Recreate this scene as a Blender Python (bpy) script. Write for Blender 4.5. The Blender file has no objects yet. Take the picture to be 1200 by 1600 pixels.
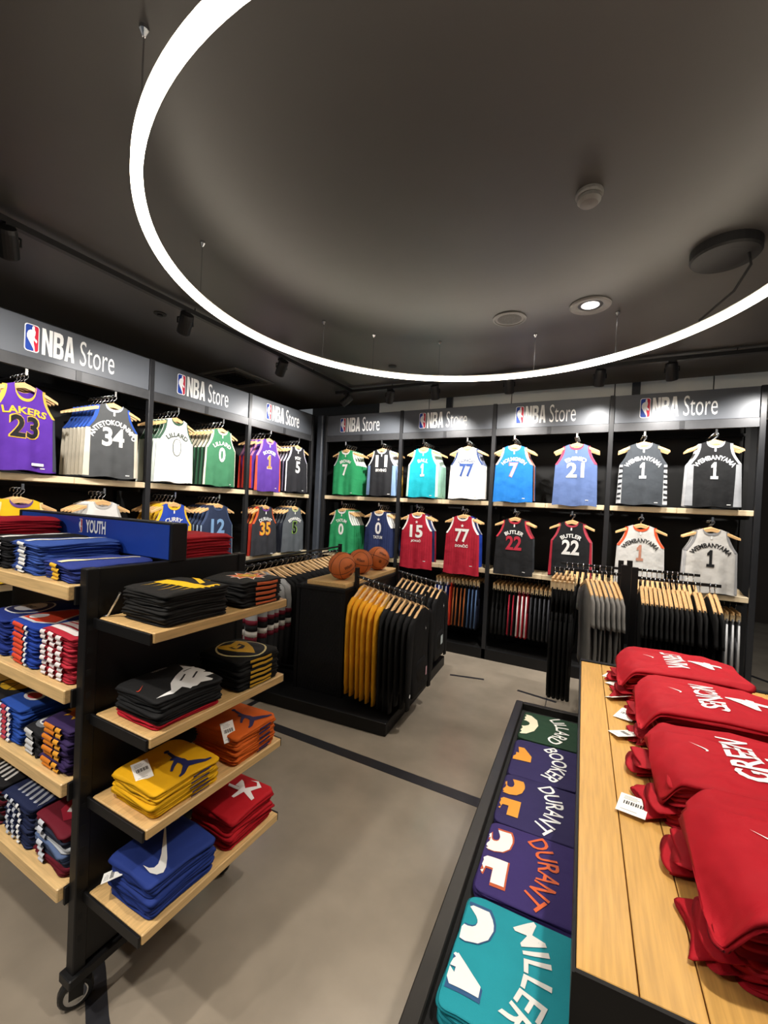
import bpy, math, random
from mathutils import Vector, Matrix, noise
from mathutils.geometry import tessellate_polygon
from mathutils.bvhtree import BVHTree

random.seed(11)
SC = bpy.context.scene
COL = SC.collection
PI = math.pi
R = math.radians

# ------------------------------------------------------------------ camera, world, exposure
CAM_H = 1.7
AX = ((0.8842, 0.0479, -0.4646), (0.4648, 0.0090, 0.8854), (0.0466, -0.9988, -0.0143))   # world axes seen by the camera (right, down, forward)
cd = bpy.data.cameras.new('camera')
cd.sensor_fit = 'VERTICAL'; cd.sensor_height = 36.0; cd.lens = 658.0 / 1600.0 * 36.0
cd.clip_start = 0.03; cd.clip_end = 60
cam = bpy.data.objects.new('camera', cd); COL.objects.link(cam)
rt = Vector((AX[0][0], AX[1][0], AX[2][0])).normalized()
fw = Vector((AX[0][2], AX[1][2], AX[2][2])).normalized()
up = rt.cross(fw).normalized(); rt = fw.cross(up).normalized()
m = Matrix((rt, up, -fw)).transposed().to_4x4(); m.translation = Vector((0, 0, CAM_H))
cam.matrix_world = m
SC.camera = cam

w = bpy.data.worlds.new('world'); SC.world = w; w.use_nodes = True
bg = w.node_tree.nodes['Background']; bg.inputs[0].default_value = (0.9, 0.95, 1.0, 1); bg.inputs[1].default_value = 0.10
SC.view_settings.view_transform = 'Standard'; SC.view_settings.look = 'None'
SC.view_settings.exposure = 0.35; SC.view_settings.gamma = 1.0; SC.view_settings.use_curve_mapping = False
RING_POWER = 20.0
SPOT_BACK = 78.0
SPOT_LEFT = 68.0
SPOT_DOWN = 125.0

# ------------------------------------------------------------------ helpers
def lin(h):
    h = h.lstrip('#'); o = []
    for i in (0, 2, 4):
        c = int(h[i:i+2], 16) / 255.0
        o.append(c / 12.92 if c <= .04045 else ((c + .055) / 1.055) ** 2.4)
    return o
MATS = {}
def mat(name, col, rough=.6, metal=0., var=.10, scale=14., bump=0., bscale=300., wr=0., wscale=14., stretch=None, spec=.5, coat=0., rvar=0.):
    if name in MATS: return MATS[name]
    M = bpy.data.materials.new(name); M.use_nodes = True; nt = M.node_tree; N = nt.nodes; L = nt.links
    b = N['Principled BSDF']
    tc = N.new('ShaderNodeTexCoord'); src = tc.outputs['Object']
    if stretch:
        mp = N.new('ShaderNodeMapping'); mp.inputs['Scale'].default_value = stretch
        L.new(src, mp.inputs[0]); src = mp.outputs[0]
    nz = N.new('ShaderNodeTexNoise'); nz.inputs['Scale'].default_value = scale; nz.inputs['Detail'].default_value = 4
    L.new(src, nz.inputs['Vector'])
    c = lin(col)
    mr = N.new('ShaderNodeMapRange'); mr.inputs[1].default_value = .3; mr.inputs[2].default_value = .7
    mr.inputs[3].default_value = 1 - var; mr.inputs[4].default_value = 1 + var
    L.new(nz.outputs['Fac'], mr.inputs[0])
    vm = N.new('ShaderNodeVectorMath'); vm.operation = 'SCALE'; vm.inputs[0].default_value = c
    L.new(mr.outputs[0], vm.inputs['Scale']); L.new(vm.outputs[0], b.inputs['Base Color'])
    b.inputs['Roughness'].default_value = rough; b.inputs['Metallic'].default_value = metal
    b.inputs['Specular IOR Level'].default_value = spec
    if coat: b.inputs['Coat Weight'].default_value = coat; b.inputs['Coat Roughness'].default_value = .12
    if rvar:
        m2 = N.new('ShaderNodeMapRange'); m2.inputs[3].default_value = rough - rvar; m2.inputs[4].default_value = rough + rvar
        L.new(nz.outputs['Fac'], m2.inputs[0]); L.new(m2.outputs[0], b.inputs['Roughness'])
    last = None
    if wr:
        n3 = N.new('ShaderNodeTexNoise'); n3.inputs['Scale'].default_value = wscale; n3.inputs['Detail'].default_value = 2
        L.new(tc.outputs['Object'], n3.inputs['Vector'])
        bp = N.new('ShaderNodeBump'); bp.inputs['Strength'].default_value = wr; bp.inputs['Distance'].default_value = .02
        L.new(n3.outputs['Fac'], bp.inputs['Height']); last = bp
    if bump:
        n2 = N.new('ShaderNodeTexNoise'); n2.inputs['Scale'].default_value = bscale; n2.inputs['Detail'].default_value = 2
        L.new(src, n2.inputs['Vector'])
        bp = N.new('ShaderNodeBump'); bp.inputs['Strength'].default_value = bump; bp.inputs['Distance'].default_value = .003
        L.new(n2.outputs['Fac'], bp.inputs['Height'])
        if last: L.new(last.outputs[0], bp.inputs['Normal'])
        last = bp
    if last: L.new(last.outputs[0], b.inputs['Normal'])
    MATS[name] = M
    return M
def cloth(col, rough=.75):
    return mat('cloth_' + col, col, rough, var=.06, scale=9, bump=.25, bscale=700, wr=.35, wscale=11, spec=.25)
def ink(col):
    return mat('ink_' + col, col, .55, var=.03, bump=.15, bscale=600, spec=.3)
def glow(name, col, s):
    if name in MATS: return MATS[name]
    M = bpy.data.materials.new(name); M.use_nodes = True; nt = M.node_tree; nt.nodes.clear()
    e = nt.nodes.new('ShaderNodeEmission'); e.inputs[0].default_value = (*lin(col), 1); e.inputs[1].default_value = s
    o = nt.nodes.new('ShaderNodeOutputMaterial'); nt.links.new(e.outputs[0], o.inputs[0]); MATS[name] = M
    return M

class MB:
    def __init__(s): s.v = []; s.f = []
    def add(s, vs, fs):
        o = len(s.v); s.v += [tuple(p) for p in vs]; s.f += [tuple(i + o for i in f) for f in fs]; return s
    def box(s, x0, x1, y0, y1, z0, z1):
        return s.add([(x0,y0,z0),(x1,y0,z0),(x1,y1,z0),(x0,y1,z0),(x0,y0,z1),(x1,y0,z1),(x1,y1,z1),(x0,y1,z1)],
                     [(3,2,1,0),(4,5,6,7),(0,1,5,4),(1,2,6,5),(2,3,7,6),(3,0,4,7)])
    def bbox(s, x0, x1, y0, y1, z0, z1, b=.004):
        # box whose long edges are chamfered
        pts = lambda z, i: [(x0+i+b,y0+i,z),(x1-i-b,y0+i,z),(x1-i,y0+i+b,z),(x1-i,y1-i-b,z),(x1-i-b,y1-i,z),(x0+i+b,y1-i,z),(x0+i,y1-i-b,z),(x0+i,y0+i+b,z)]
        return s.loft([pts(z0, b), pts(z0+b, 0), pts(z1-b, 0), pts(z1, b)])
    def loft(s, rings, cap=True, closed=True):
        n = len(rings[0]); vs = [p for r in rings for p in r]; fs = []
        for i in range(len(rings)-1):
            for j in range(n if closed else n-1):
                k = (j+1) % n; fs.append((i*n+j, i*n+k, (i+1)*n+k, (i+1)*n+j))
        if cap and closed: fs.append(tuple(range(n-1,-1,-1))); fs.append(tuple((len(rings)-1)*n+j for j in range(n)))
        return s.add(vs, fs)
    def tube(s, pts, r, n=8, closed=False):
        P = [Vector(p) for p in pts]; rings = []
        m = len(P); rr = r if isinstance(r, (list, tuple)) else [r]*m
        prev = None
        for i, p in enumerate(P):
            t = (P[(i+1) % m] - P[i-1]) if closed else (P[min(i+1,m-1)] - P[max(i-1,0)])
            t.normalize()
            if prev is None:
                a = Vector((0,0,1)) if abs(t.z) < .9 else Vector((1,0,0)); u = t.cross(a).normalized()
            else: u = (prev - t*prev.dot(t)).normalized()
            prev = u; v = t.cross(u)
            rings.append([tuple(p + (u*math.cos(2*PI*k/n) + v*math.sin(2*PI*k/n))*rr[i]) for k in range(n)])
        if closed: rings.append(rings[0])
        return s.loft(rings, cap=not closed)
    def lathe(s, prof, n=24, c=(0,0,0), M=None):
        rings = []
        for r, z in prof:
            rg = [Vector((r*math.cos(2*PI*k/n), r*math.sin(2*PI*k/n), z)) for k in range(n)]
            if M: rg = [M @ p for p in rg]
            rings.append([tuple(p + Vector(c)) for p in rg])
        return s.loft(rings)
    def prism(s, poly, y0, y1):
        # polygon in x,z extruded along y
        n = len(poly)
        vs = [(x,y0,z) for x,z in poly] + [(x,y1,z) for x,z in poly]
        fs = [tuple(range(n)), tuple(range(2*n-1,n-1,-1))]
        fs += [(i, i+n, (i+1)%n+n, (i+1)%n) for i in range(n)]
        return s.add(vs, fs)
    def grid(s, fn, nu, nv):
        vs = [fn(i/nu, j/nv) for j in range(nv+1) for i in range(nu+1)]
        fs = [(j*(nu+1)+i, j*(nu+1)+i+1, (j+1)*(nu+1)+i+1, (j+1)*(nu+1)+i) for j in range(nv) for i in range(nu)]
        return s.add(vs, fs)
    def mesh(s, name, smooth=False):
        me = bpy.data.meshes.new(name); me.from_pydata(s.v, [], s.f); me.update()
        if smooth:
            for p in me.polygons: p.use_smooth = True
        return me
    def build(s, name, mt, parent=None, smooth=False, loc=None, rot=None):
        me = s.mesh(name, smooth); me.materials.append(mt)
        return link(name, me, parent, loc, rot)
def link(name, data, parent=None, loc=None, rot=None):
    o = bpy.data.objects.new(name, data); COL.objects.link(o)
    if parent: o.parent = parent
    if loc: o.location = loc
    if rot: o.rotation_euler = rot
    return o
def tag(o, label, cat=None, group=None, kind=None):
    o['label'] = label
    if cat: o['category'] = cat
    if group: o['group'] = group
    if kind: o['kind'] = kind
    return o
def struct(o, label=None):
    o['kind'] = 'structure'
    if label: o['label'] = label
    return o
def thing(name, label, cat, loc=(0,0,0), rz=0., group=None, rot=None):
    o = link(name, None, None, loc, rot or (0,0,rz)); o.empty_display_size = .05
    return tag(o, label, cat, group)
def inst(name, src, parent=None, mt=None, loc=None, rot=None):
    # another object on the same mesh, with its own material if wanted
    o = link(name, src.data if isinstance(src, bpy.types.Object) else src, parent, loc, rot)
    if mt:
        o.material_slots[0].link = 'OBJECT'; o.material_slots[0].material = mt
    return o
def copy_tree(o, parent=None):
    c = o.copy(); COL.objects.link(c)
    if parent: c.parent = parent
    for ch in list(o.children): copy_tree(ch, c)
    return c

# ---- flat shapes: lettering and prints as triangles (x, y) that a function lays on a surface
TX = {}
def glyphs(s, off=0.):
    k = (s, off)
    if k in TX: return TX[k]
    cu = bpy.data.curves.new('t', 'FONT'); cu.body = s; cu.size = 1; cu.offset = off; cu.resolution_u = 3; cu.fill_mode = 'FRONT'
    ob = bpy.data.objects.new('t', cu); COL.objects.link(ob)
    dg = bpy.context.evaluated_depsgraph_get(); dg.update()
    me = ob.evaluated_get(dg).to_mesh(); me.calc_loop_triangles()
    tr = [[(me.vertices[i].co.x, me.vertices[i].co.y) for i in t.vertices] for t in me.loop_triangles]
    ob.evaluated_get(dg).to_mesh_clear()
    bpy.data.objects.remove(ob); bpy.data.curves.remove(cu)
    xs = [p[0] for t in tr for p in t]; ys = [p[1] for t in tr for p in t]
    x0, x1, y1 = min(xs), max(xs), max(ys); y0 = min(ys)
    h = y1 - y0
    TX[k] = ([[((p[0]-(x0+x1)/2)/h, (p[1]-y0)/h) for p in t] for t in tr], (x1-x0)/h)
    return TX[k]
def text(s, h, wid=None, off=.02, cx=0., cy=0.):
    """triangles of a word: h tall, wid wide (squeezed to it), centred on cx, standing on cy"""
    if s == '1':
        P_ = [(-.22,.80),(-.22,.66),(-.06,.70),(-.06,.17),(-.24,.17),(-.24,0),(.30,0),(.30,.17),(.14,.17),(.14,1),(-.02,1)]
        return poly(P_, wid/.78 if wid else h*.7, h, cx-.03*wid, cy)
    tr, r = glyphs(s, off)
    sx = (wid / r) if wid else h*.62
    return [[(cx + p[0]*sx, cy + p[1]*h) for p in t] for t in tr]
def arch(tr, rad, cx=0., cy=0.):
    """bend triangles upward round a circle of radius rad"""
    o = []
    for t in tr:
        q = []
        for x, y in t:
            a = x/rad; q.append((cx + (rad+y)*math.sin(a), cy + (rad+y)*math.cos(a) - rad))
        o.append(q)
    return o
def poly(pts, sx=1., sy=None, cx=0., cy=0., rot=0.):
    sy = sy or sx; c, s = math.cos(rot), math.sin(rot)
    P = [(x*sx, y*sy) for x, y in pts]; P = [(cx + x*c - y*s, cy + x*s + y*c) for x, y in P]
    return [[P[i] for i in t] for t in tessellate_polygon([[Vector((x, y, 0)) for x, y in P]])]
def xf(tr, sx=1., sy=None, cx=0., cy=0., rot=0.):
    sy = sy or sx; c, s = math.cos(rot), math.sin(rot); o = []
    for t in tr: o.append([(cx + x*sx*c - y*sy*s, cy + x*sx*s + y*sy*c) for x, y in t])
    return o
def circ(r, n=20, cx=0., cy=0., ry=None):
    return [(cx + r*math.cos(2*PI*k/n), cy + (ry or r)*math.sin(2*PI*k/n)) for k in range(n)]
def rrect(w, h, r, n=4):
    P = []
    for sx, sy, a in ((1,1,0),(-1,1,90),(-1,-1,180),(1,-1,270)):
        for k in range(n+1):
            b = R(a + 90*k/n); P.append((sx*(w/2-r) + r*math.cos(b), sy*(h/2-r) + r*math.sin(b)))
    return P
def split(tr, L):
    out = []; st = list(tr)
    while st:
        t = st.pop(); e = [math.dist(t[i], t[(i+1)%3]) for i in range(3)]; i = max(range(3), key=lambda k: e[k])
        if e[i] > L:
            a, b, c = t[i], t[(i+1)%3], t[(i+2)%3]; mid = ((a[0]+b[0])/2, (a[1]+b[1])/2)
            st.append([a, mid, c]); st.append([mid, b, c])
        else: out.append(t)
    return out
def paint(name, tr, fn, mt, parent, L=None):
    if L: tr = split(tr, L)
    vs = []; ix = {}; fs = []
    for t in tr:
        f = []
        for p in t:
            k = (round(p[0],5), round(p[1],5))
            if k not in ix: ix[k] = len(vs); vs.append(fn(*p))
            f.append(ix[k])
        if len(set(f)) == 3: fs.append(tuple(f))
    me = bpy.data.meshes.new(name); me.from_pydata(vs, [], fs); me.update(); me.materials.append(mt)
    return link(name, me, parent)

SWOOSH = [(1,.95),(.62,.50),(.36,.19),(.22,.06),(.12,.01),(.03,.06),(0,.18),(.03,.38),(.055,.27),(.11,.21),(.2,.22),(.36,.33),(.66,.62)]
STAR = [((.5 if k%2==0 else .2)*math.sin(PI*k/5), (.5 if k%2==0 else .2)*math.cos(PI*k/5)) for k in range(10)]
BURST = [((1.0 if k%2==0 else .66)*math.sin(PI*k/9)*(1+.12*math.sin(k*2.1)), (.6 if k%2==0 else .36)*math.cos(PI*k/9)) for k in range(18)]
JUMPER = [[(-.42,.80),(-.34,.84),(-.20,.52),(-.05,.34),(.05,.26),(.12,.12),(.30,.06),(.62,-.02),(.80,.02),(.82,-.04),(.62,-.14),(.30,-.16),(.10,-.18),(-.06,-.50),(-.20,-.62),(-.24,-.56),(-.16,-.44),(-.06,-.10),(-.10,.06),(-.18,.14),(-.30,-.06),(-.36,-.22),(-.43,-.20),(-.38,.02),(-.30,.22),(-.26,.36)],
          circ(.085,12,-.42,.90), circ(.075,10,-.30,.40)]
def jumper(s, cx, cy, rot=0.):
    o = []
    for p in JUMPER: o += poly(p, s, s, cx, cy, rot)
    return o
PLAYER = [(.10,.47),(.03,.46),(-.02,.38),(.0,.32),(-.12,.30),(-.26,.24),(-.33,.12),(-.32,.0),(-.20,-.12),(-.04,-.26),(.10,-.40),(.14,-.49),(.20,-.49),(.18,-.34),(.12,-.20),(.10,-.06),(.18,-.10),(.30,-.16),(.34,-.08),(.28,-.02),(.22,-.02),(.16,.06),(.20,.14),(.22,.26),(.16,.34),(.16,.44)]
def emblem(parent, h, fn, name='emblem'):
    """upright rounded badge: white rim, blue and red fields, white dribbling figure; fn lays (x, y, lift) on its surface"""
    w_ = h*.46
    e = paint(name, poly(rrect(w_, h, .1*h)), lambda x, y: fn(x, y, 0), ink('#f2f2f4'), parent)
    i = rrect(w_*.88, h*.94, .085*h, 4)
    def half(sgn):
        ed = [(.03*h,.47*h),(.0,.3*h),(.04*h,-.1*h),(.05*h,-.47*h)]
        pts = [p for p in i if p[0]*sgn > 0]
        pts.sort(key=lambda p: math.atan2(p[1], p[0]*sgn))
        return [(p[0], p[1]) for p in pts] + ed
    paint('blue_field', poly(half(-1)), lambda x, y: fn(x, y, 1), ink('#1d3f97'), e)
    paint('red_field', poly(half(1)), lambda x, y: fn(x, y, 1), ink('#c3203a'), e)
    paint('player_figure', poly(PLAYER, h*.48, h*.96), lambda x, y: fn(x, y, 2), ink('#f2f2f4'), e)
    return e

# ------------------------------------------------------------------ shared materials
BLACK = mat('black_metal', '#0d0d0f', .5, .0, var=.08, spec=.35)
BLACKM = mat('black_matte', '#070708', .75, var=.08)
POSTM = mat('post_metal', '#2b2c2f', .38, .3, var=.05)
SIGNM = mat('sign_grey', '#5b5f66', .38, .15, var=.03, scale=3)
WOODX = mat('wood_x', '#d9b67f', .42, var=.16, scale=6, stretch=(1.2, 22, 22), bump=.05, bscale=60)
WOODY = mat('wood_y', '#d3ad74', .40, var=.16, scale=6, stretch=(22, 1.2, 22), bump=.05, bscale=60)
WOODT = mat('wood_table', '#cd9f58', .30, var=.13, scale=6, stretch=(22, 1.2, 22), bump=.04, bscale=60)
WOODS = mat('wood_pale', '#ecd8b4', .42, var=.10, scale=6, stretch=(1.2, 22, 22), bump=.05, bscale=60)
WOODH = mat('wood_hanger', '#dcb27c', .4, var=.15, scale=8, stretch=(2, 20, 20))
STEEL = mat('steel', '#c9ccd0', .22, 1., var=.04)
WHITE = ink('#f3f3f1')
PAPER = mat('paper', '#f1efe9', .8, var=.03)

# ------------------------------------------------------------------ the setting
CZ = 3.10
fl = MB().box(-4.3, 7, -3.2, 10, -.06, 0).build('floor', mat('polished_concrete', '#8d8375', .20, var=.16, scale=2.6, bump=.04, bscale=160, rvar=.08), None)
struct(fl, 'polished grey-brown concrete floor')
INLAY = mat('inlay', '#26262a', .38, var=.12)
def strip(x0, y0, x1, y1, wd, name='floor_strip'):
    d = Vector((x1-x0, y1-y0)); n = Vector((-d.y, d.x)).normalized()*wd/2
    P = [(x0+n.x,y0+n.y),(x0-n.x,y0-n.y),(x1-n.x,y1-n.y),(x1+n.x,y1+n.y)]
    return MB().loft([[(x,y,-.002) for x,y in P], [(x,y,.0015) for x,y in P]]).build(name, INLAY, fl)
strip(-3.6, 2.44, 1.6, 2.44, .082)
strip(-2.53, 2.48, -2.53, 4.7, .05)
strip(-1.33, 4.16, -1.0, 4.24, .035)
strip(-.66, 4.17, -.31, 4.11, .035)
strip(1.32, 6.3, 2.3, 5.2, .06)
strip(-.37, 3.6, -.42, 4.7, .006, 'floor_joint')
arc = [(-.55, .50), (-1.0, .645), (-1.36, .783), (-1.52, .86), (-1.9, 1.02), (-2.4, 1.2)]
mb = MB(); L_ = []; R_ = []
for i, (x, y) in enumerate(arc):
    a = Vector(arc[max(i-1,0)]); b = Vector(arc[min(i+1,len(arc)-1)]); d = (b-a).normalized(); n = Vector((-d.y, d.x))*.031
    L_.append((x+n.x, y+n.y)); R_.append((x-n.x, y-n.y))
mb.loft([[(l[0],l[1],-.002),(r[0],r[1],-.002),(r[0],r[1],.0015),(l[0],l[1],.0015)] for l, r in zip(L_, R_)])
mb.build('floor_strip', INLAY, fl)

CEIL = mat('ceiling_paint', '#393837', .5, var=.06, scale=1.6, wr=.12, wscale=3)
struct(MB().box(-4.3, 7, -3.2, 5.06, CZ, CZ+.1).build('ceiling', CEIL), 'dark grey painted ceiling')
struct(MB().box(-4.3, -4.2, -3.2, 5.5, 0, CZ).build('wall_left', mat('wall_dark', '#1b1b1d', .8)), 'black wall behind the shelving')
struct(MB().box(-4.2, 1.28, 5.34, 5.44, 0, 2.72).build('wall_back', MATS['wall_dark']), 'black wall behind the shelving')
FASC = mat('fascia_grey', '#d3d3cd', .6, var=.05, scale=3)
fas = struct(MB().box(-4.2, 7, 5.40, 5.46, 2.72, 3.6).build('trim_1', mat('fascia_back', '#2a2a2a', .7)), 'pale grey panelled fascia above the shelving')
xs = [-2.98, -2.2, -1.10, 0.03, .92, 2.3, 4.0]
for a, b in zip(xs, xs[1:]):
    MB().box(a+.006, b-.006, 5.375, 5.40, 2.72, 3.55).build('fascia_panel', FASC, fas)
for x in (.235, -1.9): MB().box(x-.04, x+.04, 5.33, 5.375, 2.72, 3.55).build('fascia_dark_bar', POSTM, fas)  # dark bars on the fascia; the right one stands in for a post's shadow
struct(MB().box(1.3, 7, 9.4, 9.5, 0, 3.6).build('wall_far', mat('far_wall', '#4a3f36', .6, var=.2, scale=1.5)), 'dim brown wall of the passage beyond the shop')
cc = struct(MB().bbox(-3.640, -3.545, 4.79, 4.885, 0, 2.93, .012).build('trim_2', mat('column_paint', '#4a505a', .35, .2)), 'slate grey corner column between the two shelving runs')

# ------------------------------------------------------------------ ceiling things
RC = Vector((-.695, 2.047)); RR = 1.409; RZ = 2.785
ring = thing('ring_light', 'huge glowing white ring light hung under the dark ceiling', 'ring light', (RC.x, RC.y, RZ))
def ringmesh(r0, r1, z0, z1, n=160):
    rings = [[(r*math.cos(2*PI*k/n), r*math.sin(2*PI*k/n), z) for r, z in ((r0,z0),(r1,z0),(r1,z1),(r0,z1))] for k in range(n)]
    rings.append(rings[0]); return MB().loft(rings, cap=False)
ringmesh(RR-.018, RR+.018, -.015, .014).build('diffuser', glow('ring_glow', '#fff0da', RING_POWER), ring, True)
ringmesh(RR-.014, RR+.014, .014, .024).build('housing', mat('ring_housing', '#d8d4cc', .5), ring)
for px_, a in ((0, 137.8), (0, 155.5), (0, 115), (0, 84), (0, 60), (0, 16), (0, 200), (0, 245), (0, 290), (0, 335)):
    x, y = RR*math.cos(R(a)), RR*math.sin(R(a))
    mb = MB().tube([(x,y,.024),(x,y,CZ-RZ-.012)], .0026, 6); mb.lathe([(.004,CZ-RZ-.03),(.014,CZ-RZ-.012),(.014,CZ-RZ-.001)], 10, (x,y,0))
    mb.build('suspension_wire', STEEL, ring)
can = thing('light_canopy', 'round black ceiling canopy feeding the ring light cable', 'canopy', (.479, 2.707, CZ))
MB().lathe([(.15,0),(.15,-.045),(.142,-.055),(.10,-.06),(.001,-.06)], 40).build('cover', BLACKM, can, False)
ca = RR*math.cos(R(38)); cb = RR*math.sin(R(38))
e_ = Vector((RC.x+ca-.479, RC.y+cb-2.707, RZ-CZ+.04))
MB().tube([(.09,-.03,-.06),(.10,-.03,-.12),(.07+e_.x*.2,e_.y*.3,-.2),tuple(e_)], .006, 8).build('cable', BLACKM, can, True)

sd = thing('smoke_detector', 'small round grey smoke detector on the ceiling inside the ring', 'detector', (-.127, 2.023, CZ))
GRYD = mat('device_grey', '#5c5a57', .5)
MB().lathe([(.056,0),(.056,-.012),(.052,-.02)], 28).build('base', GRYD, sd)
MB().lathe([(.046,-.02),(.048,-.035),(.036,-.048),(.001,-.052)], 28).build('sensor_head', GRYD, sd, False)
sp = thing('ceiling_speaker', 'round flush ceiling speaker with a dark mesh grille', 'speaker', (-.681, 3.114, CZ))
MB().lathe([(.118,0),(.118,-.008),(.104,-.011),(.100,-.006)], 40).build('rim', GRYD, sp)
MB().lathe([(.100,-.004),(.06,-.009),(.001,-.010)], 40).build('grille', mat('grille', '#3c3b39', .7, var=.4, scale=160), sp)
def downlight(x, y, label, on=True):
    d = thing('recessed_downlight', label, 'downlight', (x, y, CZ), group='recessed downlights')
    mb = MB(); mb.lathe([(.128,.0),(.128,-.008),(.118,-.014),(.088,-.010),(.076,-.002)], 40); mb.build('trim_ring', GRYD, d)
    MB().lathe([(.080,-.0025),(.066,-.001),(.055,-.0005)], 32).build('reflector', BLACK, d)
    MB().lathe([(.058,-.001),(.05,-.006),(.001,-.010)], 24).build('lamp', glow('lamp_face', '#fff4ec', 3.0), d)
    ld = bpy.data.lights.new('downlight_beam', 'SPOT'); ld.energy = SPOT_DOWN; ld.spot_size = R(95); ld.spot_blend = .6; ld.shadow_soft_size = .05; ld.color = (1, .93, .84)
    link('beam', ld, d, (0,0,-.03))
downlight(-.154, 3.108, 'recessed ceiling downlight lit beside the ring, near the round speaker')
for x, y in ((.5,.95),(-.15,-1.4),(-1.3,-.2),(1.75,3.1),(-2.2,-.9)):  # lamps added out of view to fill light over table and shelves
    downlight(x, y, 'added unseen fill downlight behind and beside the ring light')
det = thing('sprinkler_cover', 'tiny round sprinkler cover on the ceiling by the black light track', 'sprinkler', (-3.106, 2.057, CZ))
MB().lathe([(.045,0),(.045,-.006),(.02,-.010),(.02,-.02),(.001,-.022)], 20).build('cover', BLACKM, det)
spk = thing('sprinkler_cover', 'tiny dark sprinkler cover between ring light and corner column', 'sprinkler', (-1.95, 3.75, CZ))
MB().lathe([(.04,0),(.04,-.006),(.001,-.012)], 20).build('cover', BLACKM, spk)
vt = thing('ceiling_vent', 'square dark ceiling air vent above the left header signs', 'vent', (-3.86, 3.52, CZ))
for s_, mt, z in ((.30, GRYD, -.004), (.24, CEIL, -.008), (.17, BLACKM, -.012)):
    mb = MB(); q = s_; i_ = s_ - .045
    if s_ > .2:
        mb.box(-q,q,-q,-i_,z-.006,0); mb.box(-q,q,i_,q,z-.006,0); mb.box(-q,-i_,-i_,i_,z-.006,0); mb.box(i_,q,-i_,i_,z-.006,0)
        mb.build('vent_frame', mt, vt)
    else: mb.box(-q,q,-q,q,z,0).build('vent_core', mt, vt)
for k in range(7): MB().box(-.16,.16,-.15+k*.048,-.135+k*.048,-.026,-.012).build('louvre', BLACK, vt)

def track(x0, y0, x1, y1, label):
    t = thing('light_track', label, 'light track', (0,0,0))
    d = Vector((x1-x0, y1-y0)); horizontal = abs(d.x) > abs(d.y)
    if horizontal: MB().box(x0,x1,y0-.018,y0+.018,3.045,3.078).build('rail', BLACK, t)
    else: MB().box(x0-.018,x0+.018,y0,y1,3.045,3.078).build('rail', BLACK, t)
    n = 4
    for k in range(n):
        f = (k+.5)/n; x, y = x0+d.x*f, y0+d.y*f
        MB().tube([(x,y,3.078),(x,y,CZ)], .005, 6).build('drop_rod', BLACK, t)
track(-2.77, -1.5, -2.77, 4.27, 'black light track along the left shelving wall')
track(-3.0, 4.3, 3.2, 4.3, 'black light track along the back shelving wall')
def track_head(x, y, aim, label, power, size=114, lit=True):
    t = thing('track_spotlight', label, 'spotlight', (x, y, 3.045), group='spotlights on the tracks')
    a = Vector(aim) - Vector((x, y, 2.95)); a.normalize()
    MB().box(-.03,.03,-.02,.02,-.02,.0).build('adapter', BLACK, t)
    c = Vector((0,0,-.095))
    side = a.cross(Vector((0,0,1))).normalized()
    mb = MB(); mb.tube([(0,0,-.02),(0,0,-.04)], .012, 8)
    mb.tube([tuple(side*.0+Vector((0,0,-.04))), tuple(side*.052+Vector((0,0,-.055))), tuple(side*.052+c)], .006, 6)
    mb.tube([tuple(Vector((0,0,-.04))), tuple(-side*.052+Vector((0,0,-.055))), tuple(-side*.052+c)], .006, 6)
    mb.build('yoke', BLACK, t)
    Mx = a.to_track_quat('Z', 'Y').to_matrix()
    MB().lathe([(.02,-.085),(.042,-.08),(.046,-.06),(.046,.06),(.043,.066),(.038,.062),(.036,.045)], 20, tuple(c), Mx).build('can', BLACK, t, False)
    MB().lathe([(.0385,.044),(.030,.048),(.001,.05)], 20, tuple(c), Mx).build('lens', glow('spot_lens', '#fff6ea', 5.0), t)
    ld = bpy.data.lights.new('spot_beam', 'SPOT'); ld.energy = power; ld.spot_size = R(size); ld.spot_blend = .9; ld.shadow_soft_size = .035; ld.color = (1, .95, .88)
    link('beam', ld, t, tuple(c + a*.075), a.to_track_quat('-Z', 'Y').to_euler())
hl = [(-2.77, 1.0, (-3.7,1.5,1.9)), (-2.77, 2.03, (-3.7,2.4,1.9)), (-2.77, 3.06, (-3.7,3.5,1.9)), (-2.85, 4.3, (-3.9,3.9,1.9))]
ll = ['black track spotlight facing the purple jersey with gold lettering', 'black track spotlight between first and second left header signs', 'black track spotlight beside the square ceiling vent', 'black track spotlight with its white lens showing by the corner column']
for (x, y, a), l in zip(hl, ll): track_head(x, y, a, l, SPOT_LEFT)
hb = [(-2.25, (-2.75,4.85,1.9)), (-1.70, (-1.75,4.85,1.9)), (-.91, (-.95,4.85,1.9)), (-.103, (-.2,4.85,1.9)), (.444, (.6,4.85,1.9)), (1.3, (1.0,4.85,1.9))]
lb = ['black track spotlight over the black jersey with light blue sides', 'black track spotlight over the white jersey with navy armholes', 'black track spotlight over the bright blue jersey', 'black track spotlight over the slate blue jersey', 'black track spotlight over the charcoal jersey with patterned sides', 'black track spotlight beyond the black jersey with silver sides']
for (x, a), l in zip(hb, lb): track_head(x, 4.3, a, l, SPOT_BACK)
track_head(-2.77, -.2, (-3.7,.6,1.9), 'added unseen black spotlight on the left track before the purple jersey', SPOT_LEFT)  # extra lamp added out of view for more light on this wall
track_head(-2.77, -.8, (-1.6,.9,1.0), 'added unseen black track spotlight turned toward the youth shelving', SPOT_LEFT)  # another added lamp, unseen, brightening the youth shelves

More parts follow.
